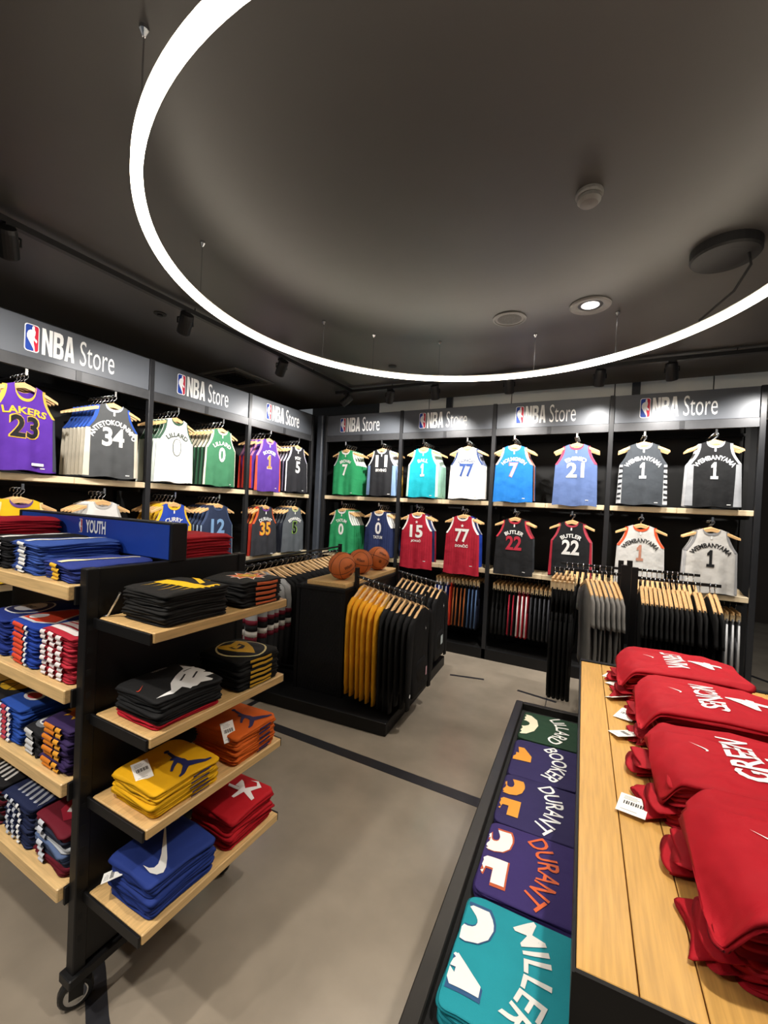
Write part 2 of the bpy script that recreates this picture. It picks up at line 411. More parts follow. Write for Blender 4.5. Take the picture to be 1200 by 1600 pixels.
# ------------------------------------------------------------------ wall shelving
UZ = 1.811; LZ = 1.034
def fixture(name, label, loc, rz, px, shelf_bays):
    t = thing(name, label, 'shelving', loc, rz)
    for x in px:
        MB().bbox(x-.0225, x+.0225, 0, .05, 0, 2.92, .003).build('upright_post', POSTM, t)
        MB().box(x-.02, x+.02, .44, .48, 0, 2.9).build('rear_post', BLACKM, t)
    for a, b in zip(px, px[1:]):
        a += .0225; b -= .0225; mid = (a+b)/2
        MB().box(a, b, .48, .50, .1, 2.9).build('back_panel', BLACKM, t)
        MB().box(a, b, .004, .045, 2.555, 2.635).build('valance', mat('valance', '#47484b', .4, .4), t)
        MB().box(mid-.02, mid+.02, .0, .004, 2.557, 2.633).build('valance_clip', POSTM, t)
        for z in (2.55, 1.745, .985): MB().box(a, b, .40, .43, z-.015, z+.015).build('crossbar', BLACK, t)
        for z, n in ((UZ, 2), (LZ, 2)):
            for k in range(n):
                q = (b-a)/n
                MB().bbox(a+k*q+.0015, a+(k+1)*q-.0015, .012, .40, z-.05, z, .003).build('wood_shelf', WOODS, t)
            for x in (a+.03, b-.03): MB().box(x-.008, x+.008, .05, .44, z-.085, z-.05).build('shelf_bracket', BLACK, t)
        MB().box(a-.0225, b+.0225, .0, .03, 0, .115).build('kick_board', BLACK, t)
        MB().box(a-.0225, b+.0225, .03, .48, .085, .115).build('base_deck', BLACKM, t)
    return t
BXP = [0, 1.17, 2.345, 3.523, 4.70]; BX0 = -3.51; YB = 4.82
LYP = [0, 1.183, 2.37, 3.545]; LY0 = 1.19; XL = -3.655
fixB = fixture('garment_shelving', 'black wall shelving with wood shelves under four grey header signs', (BX0, YB, 0), 0, BXP, 4)
fixL = fixture('garment_shelving', 'black wall shelving with wood shelves under three grey header signs', (XL, LY0, 0), R(90), LYP, 3)

NBA_L = {
 'N': [[(0,0),(0,1),(.30,1),(.62,.42),(.62,1),(.92,1),(.92,0),(.64,0),(.30,.62),(.30,0)]],
 'B': [[(0,0),(0,1),(.55,1),(.78,.96),(.88,.84),(.88,.66),(.80,.55),(.68,.52),(.82,.48),(.92,.36),(.92,.18),(.82,.04),(.60,0)], [(.30,.60),(.30,.83),(.50,.83),(.57,.79),(.57,.64),(.50,.60)], [(.30,.17),(.30,.43),(.50,.43),(.60,.38),(.60,.22),(.50,.17)]],
 'A': [[(0,0),(.28,1),(.66,1),(.94,0),(.64,0),(.60,.19),(.34,.19),(.30,0)], [(.38,.36),(.47,.80),(.56,.36)]]}
def nba(h, wid, cx, cy):
    o = []; st_ = wid/3; 
    for i, c in enumerate('NBA'):
        loops = [[Vector((x, y, 0)) for x, y in lp] for lp in NBA_L[c]]
        P = [p for lp in loops for p in lp]
        o += [[(cx - wid/2 + st_*(i + .02 + P[q].x*1.0), cy + P[q].y*h) for q in t] for t in tessellate_polygon(loops)]
    return o
def header(label, loc, rz, wid, tx):
    t = thing('header_sign', label, 'sign', loc, rz, 'grey header signs')
    MB().bbox(-wid/2, wid/2, .012, .04, 0, .277, .002).build('panel', SIGNM, t)
    y0 = .012
    emblem(t, .192, lambda x, y, k: (tx-.284+x, y0-.0012-.0009*k, .139+y))
    paint('lettering', nba(.19, .216, tx-.117, .044), lambda x, y: (x, y0-.002, y), WHITE, t)
    paint('lettering', text('Store', .19, .258, -.004, tx+.155, .044), lambda x, y: (x, y0-.002, y), WHITE, t)
hn = ['grey header sign beside the corner column above green and black jerseys', 'grey header sign above the teal jersey', 'grey header sign above the bright blue and slate blue jerseys', 'grey header sign above the black jersey with silver sides']
for k in range(4):
    a, b = BX0+BXP[k]+.024, BX0+BXP[k+1]-.024
    header(hn[k], ((a+b)/2, YB, 2.638), 0, b-a, (-.02, -.02, -.03, -.02)[k])
hn = ['grey header sign above the purple jersey with gold lettering', 'grey header sign above the white jersey with green trim', 'grey header sign above the violet jersey with orange sides']
for k in range(3):
    a, b = LY0+LYP[k]+.024, LY0+LYP[k+1]-.024
    header(hn[k], (XL, (a+b)/2, 2.638), R(90), b-a, (-.02, -.01, .0)[k])

# ------------------------------------------------------------------ hangers
HPROT = {}
def hanger_meshes():
    if HPROT: return HPROT
    mb = MB(); rings = []
    for k in range(13):
        s_ = -1 + k/6; x = .215*s_
        z = -.062 - .085*abs(s_)**1.15 - .004*s_*s_; h = .040 - .020*abs(s_); y = .0; t_ = .0095 if abs(s_) < .95 else .007
        rings.append([(x, y-t_, z-h), (x, y+t_, z-h), (x, y+t_, z-.006), (x, y, z), (x, y-t_, z-.006)])
    mb.loft(rings); HPROT['arms'] = mb.mesh('hanger_arms'); HPROT['arms'].materials.append(WOODH)
    pts = [(0,0,-.064),(0,0,-.045),(.012,0,-.036),(.021,0,-.02)] + [(.021*math.cos(R(a)), 0, -.018+.02*math.sin(R(a))) for a in range(10,190,30)] + [(-.02,0,-.026)]
    me = MB().tube(pts, .0026, 6).mesh('hanger_hook', True); me.materials.append(STEEL); HPROT['hook'] = me
    # bar hanger with two clips
    mb = MB(); mb.bbox(-.16,.16,-.008,.008,-.095,-.062,.004); me = mb.mesh('clip_bar'); me.materials.append(WOODH); HPROT['bar'] = me
    mb = MB(); mb.bbox(-.016,.016,-.016,.016,-.150,-.085,.003); me = mb.mesh('clip'); me.materials.append(mat('clip_wood', '#e8cfa4', .5)); HPROT['clip'] = me
    return HPROT
def hanger(label, group, loc, rz, clip=False):
    H_ = hanger_meshes()
    t = thing('clip_hanger' if clip else 'wooden_hanger', label, 'hanger', loc, rz, group)
    link('hook', H_['hook'], t)
    if clip:
        link('bar', H_['bar'], t)
        for s_ in (-1, 1): link('clip', H_['clip'], t, (s_*.12, 0, 0))
    else: link('arms', H_['arms'], t)
    return t

# ------------------------------------------------------------------ sleeveless jerseys
class Jersey:
    """front faces local -y; origin at the top of the hook"""
    def __init__(s, seed, neck=.045, L=.60, W=.197):
        s.tw = .022; s.seed = seed; s.neck = neck; s.L = L; s.W = W; s.zs = -.079
    def w(s, q):
        if q < .205: return .128 + (s.W-.128)*(max(q,0)/.205)**2.2
        return s.W + .014*(q-.205)/.38
    def zt(s, u, nd):
        a = abs(u)
        if a > .5: return s.zs - (a-.5)*.055
        return s.zs - nd*math.sqrt(max(0, 1-(a/.5)**2))
    def off(s, u, q):
        k = min(max(q,0)/s.L, 1.)
        return (.010*k*math.sin(u*6.2+s.seed) + .006*k*math.sin(u*13+s.seed*2.3) + .004*noise.noise((u*3, q*9, s.seed*1.7)))*(.4+.6*k)
    def th(s, u, q):
        return (.016 + .005*min(max(q,0)/s.L,1)) * max(0., 1-abs(u)**3.2)**.6
    def pt(s, u, v, sd, lift=0., nd=None):
        nd = s.neck if nd is None else nd
        zt = s.zt(u, nd); zb = s.zs - s.L - .006*math.sin(u*5+s.seed)
        z = zt + (zb-zt)*v; q = s.zs - z
        return (u*s.w(q), sd*(s.th(u,q)+lift) + s.off(u,q), z)
    def body(s):
        mb = MB(); nu, nv = 20, 16
        mb.grid(lambda a, b: s.pt(2*a-1, b, -1), nu, nv)
        mb.grid(lambda a, b: s.pt(1-2*a, b, 1, nd=.055), nu, nv)
        return mb
    def front(s, x, z, lift=.003):
        q = s.zs - z; u = max(-1, min(1, x/s.w(q)))
        return (x, -s.th(u,q) - lift + s.off(u,q), z)
    def arm(s, sg):
        mb = MB()
        for sd in (-1, 1):
            def fn(a, b):
                q = .004 + .205*b; wq = s.w(q); tw = s.tw
                x = sg*(wq - tw*(1-a)); u = x/wq
                return (x + sg*.0015*a, sd*(s.th(u,q)+.002) + s.off(u,q), s.zs - q - .018*(1-b))
            mb.grid(fn, 2, 9)
        return mb
    def collar(s):
        mb = MB()
        for sd, nd in ((-1, s.neck), (1, .055)):
            def fn(a, b):
                u = -.52 + 1.04*a; z = s.zt(u, nd) + .003 - .020*b; q = s.zs - z
                return (u*s.w(q), sd*(s.th(u,q)+.0025) + s.off(u,q), z)
            mb.grid(fn, 14, 1)
        return mb
    def side(s, sg, wd=.2):
        mb = MB()
        for sd in (-1, 1):
            def fn(a, b):
                q = .212 + (s.L-.219)*b; u = sg*(1 - wd*(1-a)*(.8+.3*b)); wq = s.w(q)
                return (u*wq + sg*.001*a, sd*(s.th(u,q)+.0022) + s.off(u,q), s.zs-q)
            mb.grid(fn, 3, 10)
        return mb

PEG = 0
def peg_rows(fix, spec, base, rz, along, into, z0):
    """spec: dict for one front jersey and the ones queued behind it on the same peg"""
    global PEG
    PEG += 1
    top_row = z0 > 2; rest = .600 if top_row else .584
    long_ = spec.get('L', 0) > .61
    J = Jersey(PEG*1.37, spec.get('neck', .045), spec['L'] if long_ else rest)
    d = spec['desc']; org = base + along*spec['at']; queue = org.copy()
    if long_: org = org - into*.034          # hangs clear, in front of the shelf edge
    rj = rz + R(spec.get('turn', random.uniform(-4, 4)))
    t = thing('jersey', spec['label'], 'jersey', tuple(org + Vector((0,0,z0))), rj)
    body = J.body().build('body', cloth(spec['c']), t, True)
    tr = spec.get('trim'); sd = spec.get('side')
    arms = [J.arm(s_).build('arm_trim', cloth(tr), t, True) for s_ in (-1,1)] if tr else []
    col = J.collar().build('collar', cloth(spec.get('collar', tr or spec['c'])), t, True)
    sides = [J.side(s_, spec.get('sw', .2)).build('side_panel', cloth(sd), t, True) for s_ in (-1,1)] if sd else []
    nm, nb = spec.get('name'), spec.get('num')
    nz = spec.get('nz', -.425)
    nh = .155
    lay = lambda x, y: J.front(x, y)
    if nb:
        wd_ = .084*len(nb)
        if spec.get('nout'):
            tr_ = text(nb, nh+.012, wd_+.018, .045, 0, nz-.006)
            paint('number_outline', tr_, lambda x, y: J.front(x, y, .0022), ink(spec['nout']), t, .03)
        paint('number', text(nb, nh, wd_, .03, 0, nz), lambda x, y: J.front(x, y, .0034), ink(spec['nc']), t, .03)
    if nm:
        ln = .0305*len(nm)
        if spec.get('below'): paint('player_name', text(nm, .04, ln*.85, .03, 0, nz-.06), lay, ink(spec.get('mc', spec['nc'])), t, .03)
        else: paint('player_name', arch(text(nm, .042, ln, .03), .15, 0, nz+nh+.022), lay, ink(spec.get('mc', spec['nc'])), t, .03)
    if spec.get('star'): paint('star', poly(STAR, .045, .045, 0, nz+nh+.035), lay, ink('#f2e9e9'), t, .03)
    elif nm: paint('league_mark', poly(rrect(.014, .03, .003), 1, 1, 0, -.158), lay, WHITE, t)
    if spec.get('pin'):
        for k in range(-6, 7):
            x = k*.029
            if abs(x) < .19: paint('pinstripe', [[(x-.0012,-.66),(x+.0012,-.66),(x+.0012,-.25 if abs(k)>3 else -.15)],[(x-.0012,-.66),(x+.0012,-.25 if abs(k)>3 else -.15),(x-.0012,-.25 if abs(k)>3 else -.15)]], lambda x, y: J.front(x, y, .0016), ink(spec['pin']), t, .05)
    if spec.get('extra'): spec['extra'](J, t)
    paint('hem_tag', poly(rrect(.03,.008,.002), 1, 1, .12, -.655), lay, ink('#d8d8d8'), t)
    hanger('wooden hanger holding the ' + d, None, tuple(org + Vector((0,0,z0))), rj)
    bl = spec.get('back', [])
    fan = random.choice((-1, 1))*random.uniform(.5, .9)      # each hangs turned a little further than the one before
    if long_ and bl:
        Jb = Jersey(PEG*1.37, J.neck, rest)
        bm = Jb.body().mesh('body', True); bm.materials.append(BLACKM); body = bm
        am = []
        for s_ in ((-1,1) if sd else ()):
            q_ = Jb.side(s_, spec.get('sw', .2)).mesh('side_panel', True); q_.materials.append(BLACKM); am.append(q_)
        sides = am
    for k, c in enumerate(bl):
        c = c or {}
        p = queue + into*(.0555*(k+1)) + Vector((0,0,z0))
        rr_ = rj + R(fan*(k+1))
        g = thing('jersey', spec.get('blabel', 'jersey queued on the peg behind the ' + d), 'jersey', tuple(p), rr_, 'jerseys behind the ' + d)
        bc = c.get('c', spec['c'])
        inst('body', body, g, cloth(bc))
        for a_ in arms: inst('arm_trim', a_, g, cloth(c.get('trim', tr)))
        inst('collar', col, g, cloth(c.get('trim', spec.get('collar', tr or bc))))
        for a_ in sides: inst('side_panel', a_, g, cloth(c.get('side', sd)))
        hanger('wooden hanger on the peg behind the ' + d, 'hangers behind the ' + d, tuple(p), rr_)
    # the peg itself belongs to the shelving
    lx = spec['at']; fr = -.075 if long_ else -.04
    MB().box(lx-.006, lx+.006, fr, .48, z0-.013, z0-.001).build('peg_arm', BLACK, fix)
    MB().box(lx-.008, lx+.008, fr-.006, fr, z0-.013, z0+.03).build('peg_stop', STEEL, fix)

W_ = '#ececea'
def B(n, **k): return [dict(k) for _ in range(n)]
def patterned(J, t):
    for sg in (-1, 1):
        for k in range(7):
            mb = MB()
            def fn(a, b):
                q = .235 + k*.05 + .022*b + .008*a*(k % 2); u = sg*(.86 + .14*a); wq = J.w(q)
                return (u*wq + sg*.0015*a, -(J.th(u,q)+.0038) + J.off(u,q), J.zs-q)
            mb.grid(fn, 2, 1).build('side_mark', cloth('#26282b'), t)
def lakers(J, t):
    paint('team_name', arch(text('LAKERS', .05, .26, .03), .6, 0, -.285), lambda x, y: J.front(x, y), ink('#e8b93a'), t, .03)
    paint('sponsor_patch', poly(rrect(.085,.02,.004), 1, 1, .085, -.63), lambda x, y: J.front(x, y), WHITE, t)
    MB()
up_back = [
 dict(at=BX0+0, px=-3.134, desc='upper green jersey by the corner column', label='green jersey with white trim and number 7 above a wood shelf', c='#2f9a63', trim=W_, name='BROWN', num='7', nc=W_, back=B(4)),
 dict(px=-2.582, desc='black jersey with light blue sides', label='black jersey numbered 11 with light blue sides and name below', c='#26272b', trim='#dfe3e8', side='#86a5cf', sw=.26, name='IRVING', num='11', nc=W_, below=1, nz=-.31, back=B(3)+[dict(c='#5d2a2f', trim='#d9b35a', side='#c79a3a')]),
 dict(px=-2.005, desc='teal jersey', label='bright teal jersey with white name and number 1', c='#16a3b4', trim='#d7efe6', side='#bfe3d2', sw=.16, name='BALL', num='1', nc=W_, back=B(5, c='#c3e0d2', side='#9fcdbb')),
 dict(px=-1.455, desc='white jersey with navy armholes', label='white jersey with navy armholes and number 77', c='#efefee', trim='#33446f', collar='#e4e4e4', name='DONČIĆ', num='77', nc='#35508f', mc='#48536b', back=B(3)),
 dict(px=-.915, desc='bright blue jersey', label='bright blue jersey with white number 7 edged in orange', c='#1f76c9', trim='#e7b4a6', name='HOLMGREN', num='7', nc=W_, nout='#d8654a', L=.62, back=[dict(c='#2a2d3a', trim='#c9713a', side='#b55a2a'), dict(c='#c56a35', trim='#26304f'), dict(c='#2c68a8')]),
 dict(px=-.293, desc='slate blue jersey', label='slate blue jersey with red trim and white number 21', c='#5d73a5', trim='#c4425b', name='EMBIID', num='21', nc=W_, L=.635, back=B(3, c='#53679b', side='#b83a55')),
 dict(px=.303, desc='charcoal jersey with patterned sides', label='charcoal jersey with patterned grey sides and number 1', c='#3b4046', trim='#3b4046', collar='#d5d5d2', side='#b9bcc0', sw=.16, extra=patterned, name='WEMBANYAMA', num='1', nc='#e3e5e8', back=B(3)),
 dict(px=.858, desc='black jersey with silver sides', label='black jersey with silver side panels and number 1', c='#17181a', trim='#c3c5c9', collar='#d8d8d8', side='#9a9da2', sw=.26, name='WEMBANYAMA', num='1', nc='#d9dbde', back=B(3, c='#8d9095', side='#b9bbbf')),
]
lo_back = [
 dict(px=-3.153, desc='lower green jersey by the corner column', label='green jersey with white trim and number 0 under the number 7 jersey', c='#2f9a63', trim=W_, name='TATUM', num='0', nc=W_, back=B(5)),
 dict(px=-2.584, desc='navy pinstriped jersey', label='navy pinstriped jersey with star, white number 0 and name below', c='#27335e', trim=W_, name='TATUM', num='0', nc=W_, below=1, star=1, nz=-.375, pin='#38467a', back=B(4)),
 dict(px=-2.035, desc='red pinstriped jersey below the teal one', label='dark red pinstriped jersey numbered 15 hanging below the teal jersey', c='#b01f35', trim=W_, name='JOKIĆ', num='15', nc=W_, below=1, star=1, nz=-.375, pin='#8a1628', L=.675, back=[dict(c='#22315e', trim='#33406d'), dict(c='#a01f33')]),
 dict(px=-1.458, desc='red pinstriped jersey below the white one', label='dark red pinstriped jersey numbered 77 hanging below the white jersey', c='#b01f35', trim=W_, name='DONČIĆ', num='77', nc=W_, below=1, star=1, nz=-.385, pin='#8a1628', L=.68, back=[dict(c='#2445b4', trim='#1e2a55'), dict(c='#2445b4', trim='#ddd')  if False else dict(c='#2445b4', trim=W_)]),
 dict(px=-.872, desc='black jersey with red number', label='black jersey with red armholes and red number 22', c='#1f2023', trim='#b83141', name='BUTLER', num='22', nc='#b92f43', mc=W_, L=.62, back=[dict(c='#3a3d42', trim='#8a2b38'), dict(c='#3a3d42')]),
 dict(px=-.302, desc='black jersey with red sides', label='black jersey with red trim and white number 22', c='#1c1d20', trim='#a93a4a', name='BUTLER', num='22', nc=W_, side='#a8283a', sw=.12, back=B(3, c='#a8283a', side='#d9d5d3')),
 dict(px=.316, desc='white jersey with orange armholes', label='white jersey with orange armholes and pale number 1', c='#dcdcda', trim='#e2542a', name='WEMBANYAMA', num='1', nc='#c58a74', mc='#3b3b3b', back=B(2)),
 dict(px=.866, desc='white jersey with black number', label='white jersey with thin black trim and black number 1', c='#d7d5d1', trim='#8d8d8f', side='#b8b9bc', sw=.1, name='WEMBANYAMA', num='1', nc='#202022', back=[dict(c='#232427', trim='#9a9a9a', side='#d9d9d9'), dict(c='#d7d5d1')]),
]
up_left = [
 dict(px=1.432, desc='purple jersey with gold lettering', label='purple jersey with gold team lettering and number 23', c='#5a2fa0', trim='#e0b24a', side='#3c3f4a', sw=.1, num='23', nc='#1c1a20', nout='#e8b93a', neck=.10, nz=-.45, extra=lakers, turn=6, back=B(3, c='#3c3f4a')),
 dict(px=2.035, desc='charcoal jersey with cream sides', label='charcoal jersey with blue trim, cream sides and number 34', c='#4b4d4f', trim='#2c53b0', collar='#c9d3e8', side='#d8d0be', sw=.2, name='ANTETOKOUNMPO', num='34', nc=W_, turn=-5, back=B(6, c='#2f3136')),
 dict(px=2.614, desc='white jersey with green trim', label='white jersey with dark green trim and number 0', c='#eeefed', trim='#3c5a48', name='LILLARD', num='0', nc='#f1f1ee', nout='#4a5246', mc='#3f4a40', back=B(5, c='#dfe7e0', side='#3f6b52')),
 dict(px=3.145, desc='green jersey with cream trim', label='forest green jersey with cream trim and number 0', c='#3f7b59', trim='#e3dcc6', side='#e3dcc6', sw=.08, name='LILLARD', num='0', nc=W_, back=B(6, c='#24382c', side='#3b6b50') + [dict(c='#7c3038', trim='#b9a6a0', side='#cfc9c0')]*2),
 dict(px=3.82, desc='violet jersey with orange sides', label='violet jersey with orange trim and number 1', c='#5d3a9c', trim='#c88ab0', side='#d2543a', sw=.1, name='BOOKER', num='1', nc='#e08a4a', nout='#f0e0d0', mc=W_, L=.62, back=B(4, c='#5d3a9c', side='#d8402f')),
 dict(px=4.385, desc='black jersey with white edging', label='black jersey with white edging and number 5', c='#232328', trim='#c9c5d9', side='#d0cfd8', sw=.08, name='FOX', num='5', nc=W_, nz=-.43, back=B(7, c='#2b2836', side='#8d86a8')),
]
lo_left = [
 dict(px=1.432, desc='yellow jersey', label='bright yellow jersey with purple neckline under the number 23 jersey', c='#efc41f', trim='#f0e2a0', collar='#6a4a8a', back=B(2)),
 dict(px=1.975, desc='plain white jersey', label='white jersey with grey edging half hidden behind the youth sign', c='#e8e6e3', trim='#b9b7b4', back=B(3)),
 dict(px=2.614, desc='royal blue jersey with yellow sides', label='royal blue jersey with yellow trim and sides', c='#2747b0', trim='#efc02c', side='#efc02c', sw=.25, name='CURRY', num='30', nc=W_, back=B(3, c='#efc02c') + [dict(c='#8a4a22')]*2),
 dict(px=3.13, desc='navy jersey with pale blue number', label='dark navy jersey with pale blue number 12', c='#2a3550', trim='#3d4c6e', num='12', nc='#7ea4cf', nz=-.38, side='#9fb6cf', sw=.06, back=B(5, c='#27304a')),
 dict(px=3.835, desc='charcoal jersey with sunset trim', label='charcoal jersey with sunset orange trim and number 35', c='#34353b', trim='#c9582e', collar='#6a3f86', name='DURANT', num='35', nc='#ecb440', nout='#e2573a', mc=W_, back=[dict(c='#c93a2c', trim='#e0a03a'), dict(c='#2c2c33'), dict(c='#2c2c33')]),
 dict(px=4.375, desc='slate grey jersey with lime number', label='slate grey jersey with lime edged number 5', c='#565b61', trim='#4d5258', collar='#b7bf8e', name='EDWARDS', num='5', nc='#17181a', nout='#9acb4a', mc=W_, back=B(4, c='#2f3340')),
]
ZU, ZLO = 2.508, 1.708
for row, z0 in ((up_back, ZU), (lo_back, ZLO)):
    for s_ in row:
        s_['at'] = s_['px'] - BX0
        peg_rows(fixB, s_, Vector((BX0, YB-.02, 0)), 0., Vector((1,0,0)), Vector((0,1,0)), z0)
for row, z0 in ((up_left, ZU), (lo_left, ZLO)):
    for s_ in row:
        s_['at'] = s_['px'] - LY0
        peg_rows(fixL, s_, Vector((XL+.02, LY0, 0)), R(90), Vector((0,1,0)), Vector((-1,0,0)), z0)

# ------------------------------------------------------------------ garments hung edge-on along rails
def ell(cx, cy, z, rx, ry, n=16, amp=0., ph=0., kk=5):
    o = []
    for k in range(n):
        a = 2*PI*k/n; f = 1 + amp*math.sin(kk*a+ph)
        o.append((cx + rx*math.cos(a)*f, cy + ry*math.sin(a)*f, z))
    return o
def sleeve_rings(sg, path, n=12):
    return [ell(sg*x, y, z, rx, ry, n, .06, i*.7, 3) for i, (x, y, z, rx, ry) in enumerate(path)]
GP = {}
def gmesh(kind, seed=0):
    k = (kind, seed)
    if k in GP: return GP[k]
    P = {}; z0 = -.088; rnd = random.Random(seed*7+3)
    if kind in ('tee', 'hoodie', 'jacket'):
        Lg = {'tee': .64, 'hoodie': .66, 'jacket': .66}[kind]; th = {'tee': .0091, 'hoodie': .0160, 'jacket': .028}[kind]
        prof = [(0,.055,.7),(.014,.085,.8),(.035,.14,.9),(.06,.19,1),(.09,.215,1.05),(.16,.222,1.1),(.30,.222,1.15),(.45,.225,1.2),(Lg-.05,.228,1.3),(Lg,.222,1.25)]
        rings = [ell(rnd.uniform(-.003,.003), .006*math.sin(q*9+seed), z0-q, rx, th*t, 22, .05+.12*q, seed+q*3) for q, rx, t in prof]
        P['body'] = MB().loft(rings).mesh(kind+'_body', True)
        for sg in (-1, 1):
            if kind == 'tee': path = [(.17,0,z0-.06,.05,th*.9),(.215,0,z0-.10,.07,th*1.1),(.245,.004,z0-.17,.065,th*1.15),(.262,.004,z0-.24,.062,th*1.2),(.268,.004,z0-.262,.060,th*1.1)]
            else: path = [(.165,0,z0-.05,.05,th*.9),(.215,-.002,z0-.10,.066,th*1.1),(.245,-.006,z0-.22,.058,th*1.15),(.255,-.012,z0-.40,.052,th*1.1),(.258,-.016,z0-.58,.046,th*1.0),(.256,-.018,z0-.72,.042,th*.95),(.255,-.018,z0-.74,.034,th*.85),(.255,-.018,z0-.80,.033,th*.85)]
            if kind != 'tee' and seed > 2: path = [(a_, b_, z0+(c_-z0)*.90, d_, e_) for a_, b_, c_, d_, e_ in path]
            if kind == 'hoodie': path = [(a_, b_*.3, c_, d_, e_) for a_, b_, c_, d_, e_ in path]
            P['sleeve%d' % sg] = MB().loft(sleeve_rings(sg, path)).mesh(kind+'_sleeve', True)
        if kind == 'hoodie':
            P['hood'] = MB().loft([ell(0,.006,z0+.012,.05,.014,14), ell(0,.008,z0-.005,.085,.018,14), ell(0,.010,z0-.06,.10,.017,14,.05,1), ell(0,.011,z0-.13,.085,.015,14), ell(0,.016,z0-.17,.04,.012,14)]).mesh('hood', True)
            P['pocket'] = MB().loft([ell(0,-.013,z0-.40,.085,.008,14), ell(0,-.015,z0-.45,.12,.009,14), ell(0,-.016,z0-.57,.125,.009,14)]).mesh('pocket', True)
    elif kind == 'shorts':
        z0 = -.135
        rings = [ell(0,0,z0,.17,.010,18), ell(0,0,z0-.03,.172,.014,18,.06,seed), ell(0,0,z0-.14,.185,.018,18,.10,seed), ell(0,0,z0-.22,.19,.019,18,.12,seed)]
        P['body'] = MB().loft(rings).mesh('shorts_body', True)
        for sg in (-1, 1):
            P['leg%d' % sg] = MB().loft([ell(sg*.09,0,z0-.15,.09,.016,14), ell(sg*.1,.002,z0-.28,.098,.018,14,.10,seed), ell(sg*.105,.002,z0-.40,.10,.019,14,.14,seed+1), ell(sg*.107,.002,z0-.50,.10,.019,14,.14,seed+1)]).mesh('shorts_leg', True)
        P['band'] = MB().loft([ell(0,0,z0+.004,.172,.012,18), ell(0,0,z0-.03,.176,.017,18)]).mesh('waistband', True)
        for sg in (-1, 1):
            P['stripe%d' % sg] = MB().loft([ell(sg*.178,.004,z0-.04,.010,.007,8), ell(sg*.196,.004,z0-.2,.012,.008,8), ell(sg*.211,.006,z0-.48,.013,.009,8)]).mesh('stripe', True)
    elif kind == 'pants':
        z0 = -.135
        P['body'] = MB().loft([ell(0,0,z0,.15,.010,16), ell(0,0,z0-.1,.165,.013,16,.08,seed), ell(0,0,z0-.24,.17,.014,16,.08,seed)]).mesh('pants_body', True)
        for sg in (-1, 1):
            P['leg%d' % sg] = MB().loft([ell(sg*.08,0,z0-.18,.085,.013,12), ell(sg*.08,.002,z0-.45,.07,.014,12,.08,seed), ell(sg*.07,.003,z0-.70,.055,.014,12,.1,seed), ell(sg*.065,.003,z0-.80,.04,.013,12), ell(sg*.05,.003,z0-.88+.05*(sg<0),.03,.014,12)]).mesh('pants_leg', True)
    for me in P.values(): me.materials.append(BLACKM)
    GP[k] = P
    return P
def hung(kind, label, group, loc, rz, cols, seed=0, hlabel=None, hgroup=None):
    """cols: body colour, or dict by part"""
    if not isinstance(cols, dict): cols = dict(body=cols)
    b = cols['body']
    nm = {'tee': 't_shirt', 'hoodie': 'hoodie', 'jacket': 'jacket', 'shorts': 'basketball_shorts', 'pants': 'joggers'}[kind]
    ct = {'tee': 'shirt', 'hoodie': 'hoodie', 'jacket': 'jacket', 'shorts': 'shorts', 'pants': 'trousers'}[kind]
    t = thing(nm, label, ct, loc, rz, group)
    P = gmesh(kind, seed)
    for k, me in P.items():
        base = k.rstrip('-1')
        if base == 'stripe' and 'stripe' not in cols: continue
        inst({'body':'body','sleeve':'sleeve','hood':'hood','pocket':'pocket','leg':'leg','band':'waistband','stripe':'side_stripe'}[base], me, t, cloth(cols.get(base, b)))
    hanger(hlabel or 'wooden hanger holding a ' + label, hgroup or ('hangers of the ' + (group or label)), loc, rz, kind in ('shorts', 'pants'))
    return t

# ------------------------------------------------------------------ centre display unit
U = thing('display_island', 'black perforated display island on a wide low plinth', 'display unit', (-1.85, 2.91, 0), R(4.3))
MB().bbox(-1.02, .485, -.185, 1.44, 0, .1, .004).build('plinth', BLACK, U)
def perf():
    if 'perforated' in MATS: return MATS['perforated']
    M = bpy.data.materials.new('perforated'); M.use_nodes = True; nt = M.node_tree; N = nt.nodes; L = nt.links
    b = N['Principled BSDF']; b.inputs['Base Color'].default_value = (.006,.006,.007,1); b.inputs['Roughness'].default_value = .45
    tc = N.new('ShaderNodeTexCoord'); sx = N.new('ShaderNodeSeparateXYZ'); L.new(tc.outputs['Object'], sx.inputs[0])
    s1 = N.new('ShaderNodeMath'); s1.operation = 'ADD'; L.new(sx.outputs[0], s1.inputs[0]); L.new(sx.outputs[1], s1.inputs[1])
    def tri(inp, per):
        a = N.new('ShaderNodeMath'); a.operation = 'PINGPONG'; a.inputs[1].default_value = per/2; L.new(inp, a.inputs[0])
        d = N.new('ShaderNodeMath'); d.operation = 'SUBTRACT'; d.inputs[1].default_value = per/4; L.new(a.outputs[0], d.inputs[0])
        q = N.new('ShaderNodeMath'); q.operation = 'POWER'; q.inputs[1].default_value = 2; L.new(d.outputs[0], q.inputs[0]); return q
    q1 = tri(s1.outputs[0], .024); q2 = tri(sx.outputs[2], .024)
    ad = N.new('ShaderNodeMath'); ad.operation = 'ADD'; L.new(q1.outputs[0], ad.inputs[0]); L.new(q2.outputs[0], ad.inputs[1])
    lt = N.new('ShaderNodeMath'); lt.operation = 'LESS_THAN'; lt.inputs[1].default_value = .0036**2; L.new(ad.outputs[0], lt.inputs[0])
    tb = N.new('ShaderNodeBsdfTransparent'); mx = N.new('ShaderNodeMixShader')
    L.new(lt.outputs[0], mx.inputs[0]); L.new(b.outputs[0], mx.inputs[1]); L.new(tb.outputs[0], mx.inputs[2])
    L.new(mx.outputs[0], N['Material Output'].inputs[0]); MATS['perforated'] = M
    return M
PERF = perf()
